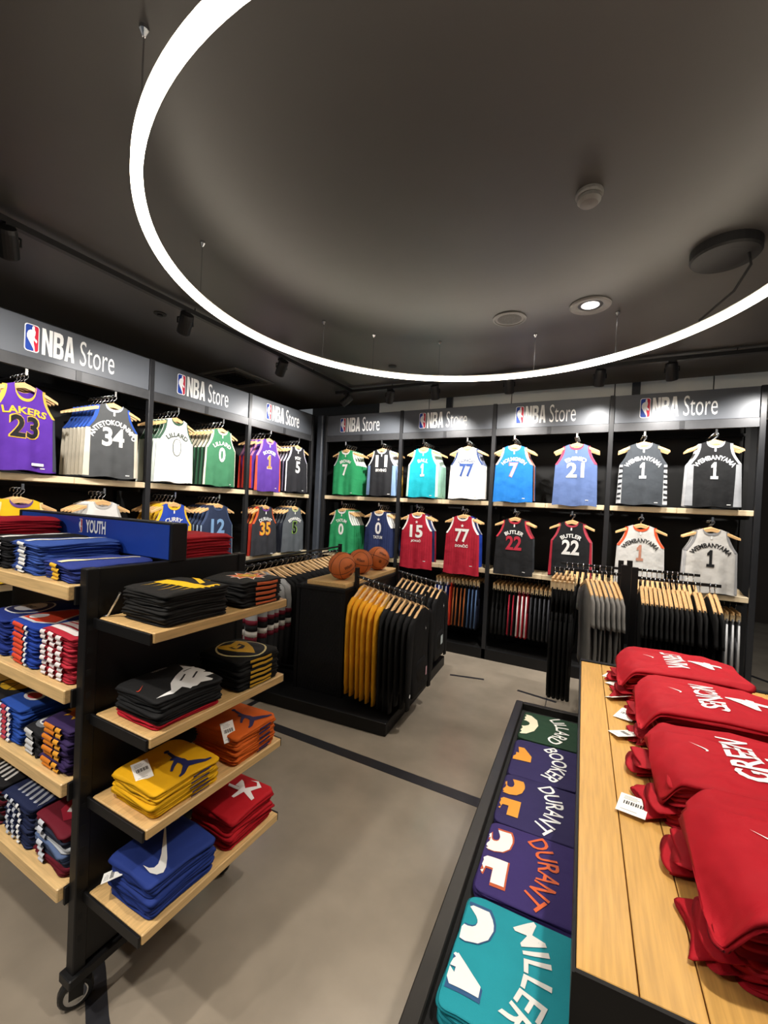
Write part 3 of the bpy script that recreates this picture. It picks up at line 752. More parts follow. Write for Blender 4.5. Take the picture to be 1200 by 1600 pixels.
for x, y in ((-.475,.005),(-.03,.005),(-.475,1.27),(-.03,1.27)): MB().box(x, x+.03, y, y+.03, .1, 1.0).build('corner_post', BLACK, U)
MB().box(-.445, -.03, .014, .018, .1, .985).build('perforated_panel', PERF, U)
MB().box(-.445, -.03, 1.286, 1.290, .1, .985).build('perforated_panel', PERF, U)
MB().box(-.012, -.008, .035, 1.27, .1, .985).build('perforated_panel', PERF, U)
MB().box(-.468, -.464, .035, 1.27, .1, .985).build('perforated_panel', PERF, U)
MB().bbox(-.48, .0, .0, 1.305, .965, 1.0, .004).build('cabinet_top', BLACK, U)
MB().bbox(-.395, -.018, .035, 1.20, 1.0, 1.036, .003).build('wood_board', WOODY, U)
for y in (.19, 1.14):
    dz = .1 if y < .5 else .02
    z1 = 1.09 if y < .5 else 1.015
    MB().box(-.006, .02, y-.02, y+.02, z1-.2, z1+.07).build('arm_bracket', BLACK, U)
    MB().tube([(.0,y,z1),(.64 if y < .5 else .52,y,z1-.125*(1 if y<.5 else .7))], .012, 8).build('faceout_arm', BLACK, U)
    MB().box((.63 if y<.5 else .51), (.645 if y<.5 else .525), y-.012, y+.012, z1-.15, z1-.06).build('arm_stop', BLACK, U)
# rail on the far side of the island
ra, rb = Vector((-2.72, 2.50, 1.115)), Vector((-2.97, 4.50, 1.115))
rk = thing('garment_rail', 'black double garment rail holding grey jackets beside the display island', 'clothes rail', (0,0,0))
for dz in (0, .045): MB().tube([tuple(ra-(rb-ra)*.05+Vector((0,0,dz))), tuple(rb+Vector((0,0,dz)))], .011, 8).build('rail_bar', BLACK, rk)
for p in (ra-(rb-ra)*.05, rb): MB().box(p.x-.018, p.x+.018, p.y-.018, p.y+.018, .0, 1.19).build('upright', BLACK, rk)
MB().box(-3.2, -2.42, 2.38, 2.42, 0, .04).build('foot', BLACK, rk)
MB().box(-3.4, -2.55, 4.48, 4.52, 0, .04).build('foot', BLACK, rk)

def island(x, y, z):
    a = R(4.3); return (-1.85 + x*math.cos(a) - y*math.sin(a), 2.91 + x*math.sin(a) + y*math.cos(a), z)
n = 12
for k in range(n):
    f = k/(n-1); x = .075 + .525*f; z = 1.09 - .125*x/.64 + .0115
    if k < 6: lb_, c, g = 'mustard yellow hoodie on the sloping arm of the display island', dict(body='#dc9a1c'), 'yellow hoodies'
    elif k < n-1: lb_, c, g = 'black hoodie between the yellow hoodies and the end of the sloping arm', dict(body='#0f0f10'), 'black hoodies on the front arm'
    else: lb_, c, g = 'black hoodie with small white chest mark at the end of the sloping arm', dict(body='#0f0f10'), None
    t = hung('hoodie', lb_, g, island(x, .19, z), R(4.3+90+random.uniform(-.8,.8)), c, k % 3 + (3 if k > 8 else 0), 'wooden hanger holding a ' + ('yellow hoodie' if k < 6 else 'black hoodie') + ' on the sloping arm', 'hangers on the sloping arm of the island')
    if k == n-1:
        paint('chest_mark', jumper(.022, .05, -.26), lambda x, y: (x, -.0255, y), WHITE, t)
        paint('sleeve_patch', poly(rrect(.03,.07,.004), 1, 1, .10, -.62), lambda x, y: (x, -.0295, y), ink('#d9a9b4'), t)
        paint('sleeve_mark', poly(circ(.014)), lambda x, y: (x-.255, -.0225, y-.70), WHITE, t)
n = 9
for k in range(n):
    f = k/(n-1); x = .07 + .42*f; z = 1.015 - .0875*x/.52 + .0115
    t = hung('hoodie', 'black hoodie on the rear arm of the display island' if k < n-1 else 'black hoodie with a pale pocket patch ending the rear arm', 'black hoodies on the rear arm' if k < n-1 else None, island(x, 1.14, z), R(4.3+90+random.uniform(-.8,.8)), dict(body='#0f0f10'), k % 3 + 3, 'wooden hanger holding a black hoodie on the rear arm', 'hangers on the rear arm of the island')
    if k == n-1:
        paint('chest_mark', jumper(.026, .05, -.24), lambda x, y: (x, -.0255, y), WHITE, t)
        paint('pocket_patch', poly(rrect(.075,.09,.006), 1, 1, .02, -.58), lambda x, y: (x, -.0295, y), ink('#b9c4c4'), t)
# jackets along the rail beside the island
def jacket(label, group, loc, rz, seed, hl, hg):
    t = hung('jacket', label, group, loc, rz, dict(body='#a3a4a6', sleeve='#a3a4a6'), seed, hl, hg)
    z0 = -.088; th = .028
    for nm, q0, q1, c in (('maroon_band', .30, .335, '#6d1a2c'), ('white_band', .385, .43, '#e6e4e0'), ('maroon_band', .43, .47, '#6d1a2c'), ('black_panel', .335, .385, '#17171a'), ('black_panel', .47, .665, '#17171a')):
        MB().loft([ell(0,.003,z0-q0,.229,th*1.30,22,.10), ell(0,.003,z0-q1,.231,th*1.38,22,.12)]).build(nm, cloth(c), t, True)
        for sg in (-1, 1):
            if q1 < .6: MB().loft([ell(sg*.252,-.010,z0-q0,.058,th*1.2,12), ell(sg*.256,-.014,z0-q1,.055,th*1.2,12)]).build('sleeve_' + nm, cloth(c), t, True)
            else: MB().loft([ell(sg*.256,-.013,z0-.47,.055,th*1.2,12), ell(sg*.258,-.018,z0-.72,.046,th*1.1,12), ell(sg*.257,-.020,z0-.80,.037,th*1.0,12)]).build('sleeve_' + nm, cloth(c), t, True)
    return t
n = 22
axis = (rb-ra); rzr = math.atan2(axis.y, axis.x) - PI/2
for k in range(n):
    p = ra + axis*((k+.2)/n*.97) + Vector((0,0,.012))
    if k == 0: p = ra + axis*(-.004) + Vector((0,0,.012))
    rz_ = rzr + R(random.uniform(-3,3))
    if k < 6: jacket('grey jacket with maroon and white bands on the double rail' if k else 'grey banded jacket hanging loose at the end of the double rail', 'grey jackets on the rail' if k else None, tuple(p), rz_, k % 3, 'wooden hanger holding a grey banded jacket', 'hangers of the grey jackets')
    else: hung('hoodie', 'black hoodie behind the grey jackets on the double rail', 'black hoodies on the double rail', tuple(p), rz_, '#101012', k % 3, 'wooden hanger holding a black hoodie behind the grey jackets', 'hangers on the double rail')
# basketballs
BALLM = mat('ball_leather', '#cb6a30', .55, var=.10, bump=.5, bscale=420)
SEAM = mat('ball_seam', '#1b1512', .6)
def ball(p, rot, label, word):
    t = thing('basketball', label, 'ball', p, 0, None, rot)
    r = .12
    mb = MB(); n, m_ = 28, 16
    mb.loft([[(r*math.sin(max(.01,min(PI-.01,PI*j/m_)))*math.cos(2*PI*i/n), r*math.sin(max(.01,min(PI-.01,PI*j/m_)))*math.sin(2*PI*i/n), -r*math.cos(PI*j/m_)) for i in range(n)] for j in range(m_+1)])
    mb.build('skin', BALLM, t, True)
    q = r*1.0
    for kind in range(4):
        pts = []
        for k in range(48):
            a = 2*PI*k/48
            if kind == 0: d = Vector((math.cos(a), math.sin(a), 0))
            elif kind == 1: d = Vector((math.cos(a), 0, math.sin(a)))
            else:
                sg = 1 if kind == 2 else -1
                d = Vector((math.cos(a)*.78, sg*(.62+.22*math.cos(2*a)), math.sin(a)*.78)).normalized()
            pts.append(tuple(d*q))
        MB().tube(pts, .0022, 6, True).build('seam', SEAM, t, True)
    def on(x, y):
        a, e = x/r, y/r; return (r*1.006*math.cos(e)*math.sin(a), -r*1.006*math.cos(e)*math.cos(a), r*1.006*math.sin(e))
    paint('lettering', text(word, .028, .085, .02, 0, .03), on, ink('#1b1614'), t, .02)
    paint('lettering', text('NBA', .03, .03, .02, .0, -.055), on, ink('#1b1614'), t, .02)
ball((-2.035, 3.13, 1.156), (R(18), R(-30), R(62)), 'orange basketball nearest the end of the wood board', 'Wilson')
ball((-2.062, 3.49, 1.156), (R(8), R(10), R(28)), 'orange basketball in the middle of the three on the board', 'Wilson')
ball((-2.062, 3.84, 1.156), (R(-10), R(22), R(44)), 'orange basketball with silver lettering, third along the board', 'Wilson')

# ------------------------------------------------------------------ right hand garment racks
def rack(label, x0, x1, yf, yb, zf, zb):
    t = thing('garment_rack', label, 'clothes rack', ((x0 if abs(x0-.17) < abs(x1-.17) else x1), (yf+yb)/2, 0))
    o = t.location; xp = o.x
    for y, z in ((yf, zf), (yb, zb)):
        MB().box(x0-o.x, x1-o.x, y-o.y-.008, y-o.y+.008, z-.02, z).build('rail_bar', BLACK, t)
        MB().box(-.02, .02, y-o.y-.02, y-o.y+.02, 0, z+.06).build('upright', BLACK, t)
    MB().box(-.02, .02, yf-o.y-.25, yb-o.y+.25, 0, .05).build('foot', BLACK, t)
    MB().box(min(x0,x1)-o.x, max(x0,x1)-o.x, -.02, .02, 0, .05).build('foot', BLACK, t)
    MB().box(-.015, .015, yf-o.y, yb-o.y, .6, .63).build('tie_bar', BLACK, t)
rack('black two-bar garment rack holding joggers and grey shirts', -.33, .14, 3.45, 4.13, 1.2995, 1.2695)
rack('black two-bar garment rack holding black shirts', .205, .69, 3.45, 4.13, 1.2895, 1.2745)
for k in range(5):
    hung('pants', 'long black joggers clipped at the end of the rack bar', 'black joggers', (-.315+k*.032, 3.45, 1.30), R(90+random.uniform(-.7,.7)), '#0c0c0d', k % 3, 'clip hanger holding black joggers', 'hangers of the black joggers')
for k in range(7):
    hung('tee', 'plain grey shirt hanging beside the black joggers', 'grey shirts on the rack', (-.095+k*.0305, 3.45, 1.30), R(90+12+random.uniform(-.7,.7)), '#7b7976', k % 3, 'wooden hanger holding a grey shirt', 'hangers of the grey shirts')
for k in range(9):
    hung('tee', 'black shirt on the rear bar behind the grey shirts', 'black shirts behind the grey ones', (-.28+k*.044, 4.13, 1.27), R(90+random.uniform(-.7,.7)), '#0f0f10', k % 3, 'wooden hanger holding a black shirt behind the grey shirts', 'hangers behind the grey shirts')
for k in range(15):
    x = .248 + k*.0262 if k < 11 else (.552 + (k-11)*.027 if k < 13 else .632 + (k-13)*.027)
    lb_ = 'black shirt in the row along the front rack bar'; c = '#0e0e0f'
    t = hung('tee', lb_ if k != 10 else 'black shirt with white lettering in the middle of the bar', 'black shirts on the front bar' if k != 10 else None, (x, 3.45, 1.29), R(90+random.uniform(-.7,.7)), c, k % 3, 'wooden hanger holding a black shirt on the front bar', 'hangers of the front black shirts')
    if k == 10: paint('print', text('SA', .06, .05, .03, -.05, -.33), lambda x, y: (x, -.0145, y), ink('#b9b5b0'), t)
for k in range(12):
    hung('tee', 'black shirt in the row along the rear rack bar', 'black shirts on the rear bar', (.262+k*.035, 4.13, 1.275), R(90+random.uniform(-.7,.7)), '#0f0f10', k % 3, 'wooden hanger holding a black shirt on the rear bar', 'hangers of the rear black shirts')

# ------------------------------------------------------------------ shorts on the rail under the back shelves
for a, b in zip(BXP, BXP[1:]):
    MB().tube([(a+.03,.20,.935),(b-.03,.20,.935)], .011, 8).build('hanging_rail', BLACK, fixB)
sh = [('royal blue shorts with white stripes', dict(body='#1d3c9a', stripe='#e8e8ea', band='#e8e8ea', leg='#14203f'), 4), ('bright orange-red shorts', dict(body='#d8331f', stripe='#e8553a'), 1),
      ('black shorts with orange and white stripes', dict(body='#101116', stripe='#b8693a'), 4), ('navy shorts with pale blue stripe', dict(body='#11172a', stripe='#54709a'), 3),
      ('plain black shorts', dict(body='#101011'), 4), ('black shorts with white and red stripe', dict(body='#121213', stripe='#a8263a'), 2), ('red shorts with white stripes', dict(body='#a81d2c', stripe='#e6dede', band='#5c1a28'), 3),
      ('black shorts with grey stripe', dict(body='#121214', stripe='#3a3b40'), 5), ('purple shorts with white stripe', dict(body='#2c2266', stripe='#8f88b8', band='#22263c'), 4)]
x = -1.78
for d, c, n in sh:
    for k in range(n):
        if abs(x - (-1.165)) < .078: x = -1.165 + .08
        hung('shorts', d + ' on the rail under the wood shelf', d, (x, 5.02, .947), R(90+random.uniform(-.9,.9)), c, (n+k) % 3, 'clip hanger holding ' + d, 'hangers of the ' + d)
        x += .046
for k in range(16):
    hung('shorts', 'dark shorts behind the garment racks on the shelf rail', 'dark shorts behind the racks', (.105+k*.0515, 5.02, .947), R(90+random.uniform(-.9,.9)), dict(body='#15161a', stripe=('#8a2434','#c9c9cc','#2a3a78')[k%3]), k % 3, 'clip hanger holding dark shorts behind the racks', 'hangers behind the racks')
for k in range(5):
    hung('shorts', 'grey shorts on the rail beside the end post', 'grey shorts', (.945+k*.0435, 5.02, .947), R(90+random.uniform(-.9,.9)), dict(body='#77787b', stripe='#c7c8ca'), k % 3, 'clip hanger holding grey shorts', 'hangers of the grey shorts')
for k in range(14):
    hung('shorts', 'black shorts on the rail behind the basketballs', 'black shorts behind the island', (-3.3+k*.06, 5.02, .947), R(90+random.uniform(-.9,.9)), dict(body='#131316', stripe='#2b2c33'), k % 3, 'clip hanger holding black shorts behind the basketballs', 'hangers behind the island')

# ------------------------------------------------------------------ folded clothes
FM = {}
def slab(w, d, h, seed, amp=.005, droop=.0, ex=12., wild=0., drape=0., hs=None, lift=None):
    """soft folded pack, w along x, d along y (front at -y), resting on z = 0"""
    key = (round(w,3), round(d,3), round(h,4), seed, amp, droop, wild, drape, hs, lift)
    os_ = seed; w0 = round(w/.05)*.05; d0 = round(d/.05)*.05
    if drape: w0, d0 = round(w/1.06/.05)*.05, round(d/1.17/.05)*.05
    if hs is not None: seed = hs          # the relief is that of the whole pile, the outline its own
    def drp(x, y):
        if not drape: return 0.
        e = max(0, y - (d/2 - .062)); f_ = e/.062
        return -drape*(f_**1.7)*(1 + .38*math.sin(x*15+seed)) + .009*f_*math.sin(x*34+seed*2+y*9)
    def topn(x, y):
        z = amp*.9*noise.noise((x*8+seed*3.1, y*8, seed)) + amp*.5*noise.noise((x*19, y*15+seed, 2.)) - droop*(min(1,abs(2*x/w0))**4 + min(1,abs(2*y/d0))**4)
        if wild:
            r_ = 1 - abs(noise.noise((x*7+seed*2, y*3.2+x*2, seed+4.)))*2
            z += wild*(max(0, r_)**3*.8 - .3) + wild*.6*noise.noise((x*3.5, y*3.5, seed*2.))
            z -= wild*1.2*max(0, min(1, 2*y/d0) - .35)**2
        return z
    if key in FM: return FM[key], topn
    N = 88 if wild else 52; rings = []
    def ring(ins, t, z):
        o = []
        for k in range(N):
            a = 2*PI*k/N; c, s_ = math.cos(a), math.sin(a)
            ux = math.copysign(abs(c)**(2/ex), c); uy = math.copysign(abs(s_)**(2/ex), s_)
            g = noise.noise((ux*2.2+os_*5, uy*2.2, t*1.3+os_)) * amp * 1.8
            if wild: g += wild*(1.5 if drape and uy > .3 else .7)*noise.noise((ux*2.5+os_, uy*2.5+os_*3, t*.3))
            x = ux*(w/2-ins+g); y = uy*(d/2-ins+g)
            zz = z + topn(x, y)*((1+t)/2 if lift is None else 1) + drp(x, y)
            o.append((x, y, zz if lift is None else max(zz, .0008*(2+t) - lift)))
        return o
    for t in (-1,-.75,-.35,-.08,.08,.35,.75,.95):
        ins = h/2*(1-math.sqrt(max(0,1-t*t))) + (.30*h if abs(t) < .1 else 0)
        rings.append(ring(ins, t, h/2*(1+t)))
    base = rings[7]
    for s_ in (.97,.93,.88,.82,.76,.70,.63,.56,.48,.4,.3,.2,.1,.03):
        rings.append([(x*s_, y*s_, h + topn(x*s_, y*s_) + drp(x*s_, y*s_)) for x, y, z in base])
    if lift is not None:
        bot = rings[0]        # the underside follows the pack below
        under = [[(x*s_, y*s_, max(topn(x*s_, y*s_) + drp(x*s_, y*s_), .0008 - lift)) for x, y, z in bot] for s_ in (.03,.25,.5,.7,.85,.95)]
        rings = under + rings
    me = MB().loft(rings).mesh('folded_pack', True)
    me.materials.append(BLACKM); FM[key] = me
    return me, topn
class Pack: pass
BV = {}
def folded(label, cat, group, loc, rz, w, d, h, col, seed, amp=.005, droop=0., name='folded_shirt', wild=0., drape=0., hs=None, lift=None):
    me, tn = slab(w, d, h, seed, amp, droop, 12., wild, drape, hs, lift)
    o = thing(name, label, cat, loc, rz, group)
    inst('fabric', me, o, cloth(col))
    p = Pack(); p.o = o; p.w = w; p.d = d; p.h = h; p.tn = tn; p.full = lift is not None
    bv = BV.get(me.name)
    if bv is None: bv = BV[me.name] = BVHTree.FromPolygons([v.co.copy() for v in me.vertices], [tuple(q.vertices) for q in me.polygons])
    def top(x, y, lift=.0028):
        hit = bv.ray_cast(Vector((x, y, h+.2)), Vector((0,0,-1)))[0]
        return (x, y, (hit.z if hit else h*.5) + lift)
    p.top = top
    return p
def edge_patch(p, x0, x1, col, t0=-.85, t1=.9, name='printed_edge', top=0.):
    """print that runs over the front fold of a pack"""
    mb = MB(); h, d = p.h, p.d
    def fn(a, b):
        t = t0 + (t1-t0)*b; x = x0 + (x1-x0)*a
        return (x, -d/2 + h/2*(1-math.sqrt(max(0,1-t*t))) - .007, h/2*(1+t) + p.tn(x, -d/2)*(1 if p.full else (1+t)/2) + .001)
    mb.grid(fn, max(1, int((x1-x0)/.03)), 6)
    return mb.build(name, ink(col), p.o, True)
def stack(n, base, rz, w, d, h, cols, label, top_label, cat, group, amp=.005, droop=.0, jit=.006, edge=None, top=None, name='folded_shirt', press=.97, wild=0., each=None, drape=0.):
    """n packs piled up; returns the top one"""
    z = base[2]; last = None
    for k in range(n):
        c = cols[k % len(cols)] if isinstance(cols, (list, tuple)) else cols
        a = rz + R(random.uniform(-1.2,1.2)); jx, jy = random.uniform(-jit,jit)*.6, random.uniform(-jit,jit)*.6
        istop = k == n-1
        p = folded(top_label if istop else label, cat, None if istop else group, (base[0]+jx, base[1]+jy, z), a, w*(.975+.02*(k%3)) if not istop else w*(1.06 if drape else 1), d*(.97+.02*(k%2)) if not istop else d*(1.17 if drape else 1), h, c, k % 3 + int(w*100) % 5, amp, droop, name, wild, drape if istop else 0., int(w*100) % 5, None if k == 0 else min(k, 3)*h*press)
        if each: each(p, k)
        if edge:
            for e in edge: edge_patch(p, *e)
        z += h*press; last = p
    if top: top(last)
    return last
def prt(p, name, tr, col, lift=.003, L=.03):
    tr = split(tr, .016); hx, hy = p.w/2-.007, p.d/2-.007
    tr = [t for t in tr if all(abs(q[0]) < hx and abs(q[1]) < hy for q in t)]
    return paint(name, tr, lambda x, y: p.top(x, y, lift-.001), ink(col), p.o)

# ---- youth gondola
G = thing('youth_gondola', 'black double-sided shelving on castors with wood shelves and end panel', 'shelving', (-1.45, .74, 0))
gx, gy = -1.45, .74
def gb(name, x0, x1, y0, y1, z0, z1, mt, b=.003): return MB().bbox(x0-gx, x1-gx, y0-gy, y1-gy, z0, z1, b).build(name, mt, G)
gb('end_panel', -1.47, -1.44, .745, 1.40, .16, 1.455, BLACK)
gb('end_post', -1.475, -1.435, .742, .782, .14, 1.457, BLACK)
gb('end_post', -1.475, -1.435, 1.365, 1.405, .14, 1.457, BLACK)
gb('spine_panel', -2.75, -1.47, 1.06, 1.08, .16, 1.45, BLACKM)
gb('base_foot', -1.487, -1.423, .728, 1.42, .118, .15, BLACK)
gb('base_foot', -2.75, -2.66, .70, 1.43, .12, .165, BLACK)
gb('base_beam', -2.70, -1.45, 1.04, 1.10, .12, .165, BLACK)
ES = (1.30, .99, .72, .408)
LS = (1.40, 1.07, .77, .432)
for z in ES:
    s_ = gb('end_shelf', -1.42, -1.14, .775, 1.352, z-.032, z, WOODY)
    for y in (.770, 1.357):
        gb('shelf_bracket', -1.44, -1.146, y-.004, y+.004, z-.036, z-.003, BLACK, .001)
for z in LS:
    gb('side_shelf', -2.75, -1.482, .712, 1.05, z-.045, z, WOODX)
    gb('side_shelf', -2.75, -1.482, 1.09, 1.42, z-.045, z, WOODX)
    gb('shelf_bracket', -1.482, -1.472, .73, 1.05, z-.06, z-.002, BLACK, .001)
for k in range(16):
    gb('slot_mark', -1.4352, -1.4345, .752, .766, .25+k*.072, .27+k*.072, BLACKM, .0001)
mb = MB().tube([(-1.415-gx,.784-gy,1.302),(-1.415-gx,.797-gy,1.302),(-1.35-gx,.797-gy,1.385)], .004, 6); mb.build('shelf_divider', STEEL, G)
def castor(x, y, rz, label):
    c = thing('castor_wheel', label, 'castor', (x, y, 0), rz, 'castors under the youth shelving')
    M_ = Matrix.Rotation(R(90), 3, 'X')
    MB().lathe([(.02,-.014),(.045,-.014),(.05,-.009),(.05,.009),(.045,.014),(.02,.014)], 24, (0,0,.05), M_).build('tyre', mat('rubber', '#161616', .45), c, False)
    MB().lathe([(.001,-.0165),(.016,-.0165),(.018,-.015),(.03,-.0145),(.034,-.0155),(.034,.0155),(.03,.0145),(.001,.0165)], 24, (0,0,.05), M_).build('hub', STEEL, c)
    mb = MB(); mb.box(-.02,.02,-.024,-.020,.045,.115); mb.box(-.02,.02,.020,.024,.045,.115); mb.box(-.03,.03,-.026,.026,.112,.12); mb.build('fork', BLACK, c)
castor(-1.475, .775, R(65), 'black castor with a chrome ring under the end post of the youth shelving')
for x, y in ((-1.475,1.36),(-2.68,.775),(-2.68,1.36)): castor(x, y, R(30), 'black castor hidden under the youth shelving')
ys = thing('youth_sign', 'long blue sign with white lettering standing on the youth shelving', 'sign', (-2.02, 1.03, 1.452))
MB().bbox(-.605, .59, 0, .065, 0, .145, .003).build('box', BLACK, ys)
MB().box(-.565, .575, -.003, .0, .008, .138).build('blue_face', mat('sign_blue', '#1c3f9c', .4, var=.04), ys)
emblem(ys, .060, lambda x, y, k: (-.028+x, -.0042-.0008*k, .100+y))
paint('lettering', text('YOUTH', .056, .15, .03, .088, .072), lambda x, y: (x, -.0045, y), WHITE, ys)

# end-cap stacks (front of each pack toward +x)
E90 = R(90)
def la(p):
    q = lambda pts, l=.003: prt(p, 'print', poly(pts, 1.25, 1.25, .01, -.015), '#f2c01f', l)
    q([(-.035,.075),(.005,.075),(.022,-.07),(-.018,-.07)])
    q([(.0,-.062),(.06,-.062),(.06,-.085),(.0,-.085)])
    q([(.025,-.035),(.066,.055),(.084,.055),(.105,-.045),(.088,-.045),(.074,.025),(.070,.025),(.042,-.035)], .0034)
    for k in range(6): q([(-.085+.012*(k%3),.055-k*.024),(-.02,.06-k*.024),(-.02,.064-k*.024)])
def sun(p):
    prt(p, 'print', poly(BURST, .085, .12, 0, -.02), '#efe3da', .0026)
    prt(p, 'print', poly(BURST, .076, .105, 0, -.02), '#d8622f', .0032)
    prt(p, 'print', poly(circ(.045), 1, .75, 0, -.02), '#b9922a', .0038)
    prt(p, 'print', poly(circ(.03), 1, .75, .006, -.025), '#e0b62e', .0044)
    prt(p, 'print', poly(circ(.014), 1, .75, .012, -.028), '#4f6b34', .0050)
def beast(p):
    pts = [(-.11,-.06),(-.06,-.05),(-.035,-.01),(.0,.02),(.045,.045),(.06,.085),(.075,.05),(.10,.055),(.085,.025),(.115,.0),(.07,-.015),(.10,-.045),(.05,-.05),(.06,-.085),(.02,-.07),(-.02,-.09),(-.03,-.055),(-.07,-.075)]
    prt(p, 'print', poly(pts, 1.15, 1.1, .015, -.02), '#e9e9e9')
    for q in ([(-.02,-.03),(.02,.0),(.024,-.004),(-.016,-.035)], [(.02,-.04),(.06,-.01),(.064,-.015),(.024,-.045)], [(.03,.02),(.07,.03),(.07,.026),(.03,.015)]): prt(p, 'print_line', poly(q, 1, 1, .02, -.01), '#1c1c1e', .0038)
    prt(p, 'brand_mark', poly(SWOOSH, .035, .03, -.115, .0), '#b5412f')
    prt(p, 'lettering', text('WESTERN', .012, .055, .01, .02, .09), '#d9d9d9')
def saint(p):
    prt(p, 'print', poly(circ(.095, 28), 1, 1.05, 0, -.01), '#e8d9a0', .0026)
    prt(p, 'print', poly(circ(.088, 28), 1, 1.05, 0, -.01), '#141416', .0030)
    prt(p, 'print', poly([(-.06,.05),(-.05,.07),(.0,.05),(.05,.07),(.065,.03),(.04,-.03),(.0,-.085),(-.045,-.04)]), '#d9a92c', .0036)
    prt(p, 'print', poly([(-.03,.03),(.0,.02),(.03,.035),(.03,.0),(.0,-.02),(-.03,.0)]), '#141416', .0042)
    prt(p, 'print', poly([(-.02,.02),(.02,.02),(.02,.01),(-.02,-.005)]), '#d9a92c', .0048)
def jump(col):
    return lambda p: prt(p, 'jumping_figure_print', jumper(.105, .02, -.055, R(-30)), col)
def swo(p):
    prt(p, 'swoosh_print', poly(SWOOSH, .165, .215, -.09, -.10), '#efefec')
    prt(p, 'crest_print', poly(circ(.028), 1, 1, .085, .085), '#a98f45'); prt(p, 'crest_print', poly(circ(.024), 1, 1, .085, .085), '#1a2757', .0036)
    prt(p, 'crest_print', poly(SWOOSH, .04, .03, .066, .075), '#c9a94e', .0042)
def curl(p):
    prt(p, 'print', poly([(-.005,.05),(.01,.06),(.014,.01),(.05,.02),(.055,.035),(.015,.03),(.02,-.02),(.055,-.05),(.075,-.03),(.07,-.0),(.085,-.03),(.06,-.07),(.02,-.05),(.0,-.09),(-.015,-.09),(.003,-.03),(-.04,-.02),(-.04,-.008),(.0,-.005)], 1.0, 1.0, .02, 0), '#efe9e9')
def price_tag(loc, rot, label, w_=.055, h_=.075):
    t = thing('price_tag', label, 'tag', loc, 0, None, rot)
    MB().bbox(-w_/2, w_/2, -h_/2, h_/2, 0, .0012, .0003).build('card', PAPER, t)
    for k in range(9):
        x = -w_*.32 + k*w_*.08; MB().box(x, x+w_*.04*(1+k%2*.5), -h_*.05, h_*.13, .0012, .0015).build('barcode_line', ink('#3a3a3a'), t)
    for k in range(3): MB().box(-w_*.35, w_*(.1+.1*(k%2)), h_*(.22+.07*k), h_*(.24+.07*k), .0012, .0015).build('text_line', ink('#8a8a8a'), t)
    MB().box(-w_*.36, w_*.2, -h_*.36, -h_*.34, .0012, .0015).build('text_line', ink('#8a8a8a'), t)
yl, yr = .925, 1.205
def estack(n, y, z, cols, tl, bl, g, top=None, edge=None, h=.021, w=.25, d=.235, x=-1.262, **k):
    return stack(n, (x, y, z+.001), E90, w, d, h, cols, bl, tl, 'shirt', g, edge=edge, top=top, amp=.007, droop=.006, **k)
estack(6, yl+.01, ES[0], '#1c1b1a', 'black folded shirt with large yellow letters on the top end shelf', 'black folded shirt under the yellow lettered shirt', 'black shirts under the yellow lettered one', la, None, .018)
estack(5, yr+.02, ES[0], '#191919', 'black folded shirt with an orange sunburst print', 'black folded shirt under the sunburst shirt', 'black shirts under the sunburst one', sun, [(-.05,.06,'#c25b2e',-.5,.6)], .020, w=.22)
estack(5, yl, ES[1], ['#b31526', '#19191a', '#19191a', '#19191a', '#19191a'], 'black folded shirt with a white creature print', 'folded shirt under the white creature print', 'shirts under the creature print', beast, None, .020)
estack(6, yr+.02, ES[1], '#151515', 'black folded shirt with gold and cream swirl print', 'black folded shirt under the gold swirl print', 'black shirts under the gold swirl', saint, [(-.06,.05,'#c99a2a',-.5,.5)], .020, w=.22)
estack(5, yl, ES[2], '#e0a80f', 'yellow folded shorts with a navy jumping figure', 'yellow folded shorts under the navy jumping figure', 'yellow folded shorts', jump('#252a5c'), [(.0,.07,'#252a5c',-.3,.3)], .017, name='folded_shorts')
estack(6, yr+.015, ES[2], '#d2601c', 'orange folded shorts with a purple jumping figure', 'orange folded shorts under the purple jumping figure', 'orange folded shorts', jump('#322a55'), [(.0,.06,'#322a55',-.4,.4)], .019, w=.22, name='folded_shorts')
estack(5, yl, ES[3], '#22377f', 'royal blue folded shirt with a big white tick mark', 'royal blue folded shirt under the tick mark shirt', 'royal blue folded shirts', swo, None, .024)
estack(5, yr+.015, ES[3], '#b3121f', 'red folded shirt with a white curling print', 'red folded shirt under the curling print', 'red folded shirts on the end shelf', curl, None, .024, w=.23)
price_tag((-1.285, .85, ES[2]+.088), (R(14), R(-6), R(70)), 'white price tag lying on the yellow shorts', .05, .08)
price_tag((-1.335, .80, ES[3]+.075), (R(-12), R(8), R(140)), 'white price tag hanging from the blue shirts', .05, .06)
price_tag((-1.20, 1.125, ES[2]+.115), (R(55), R(0), R(75)), 'white price tag standing against the orange shorts', .05, .07)

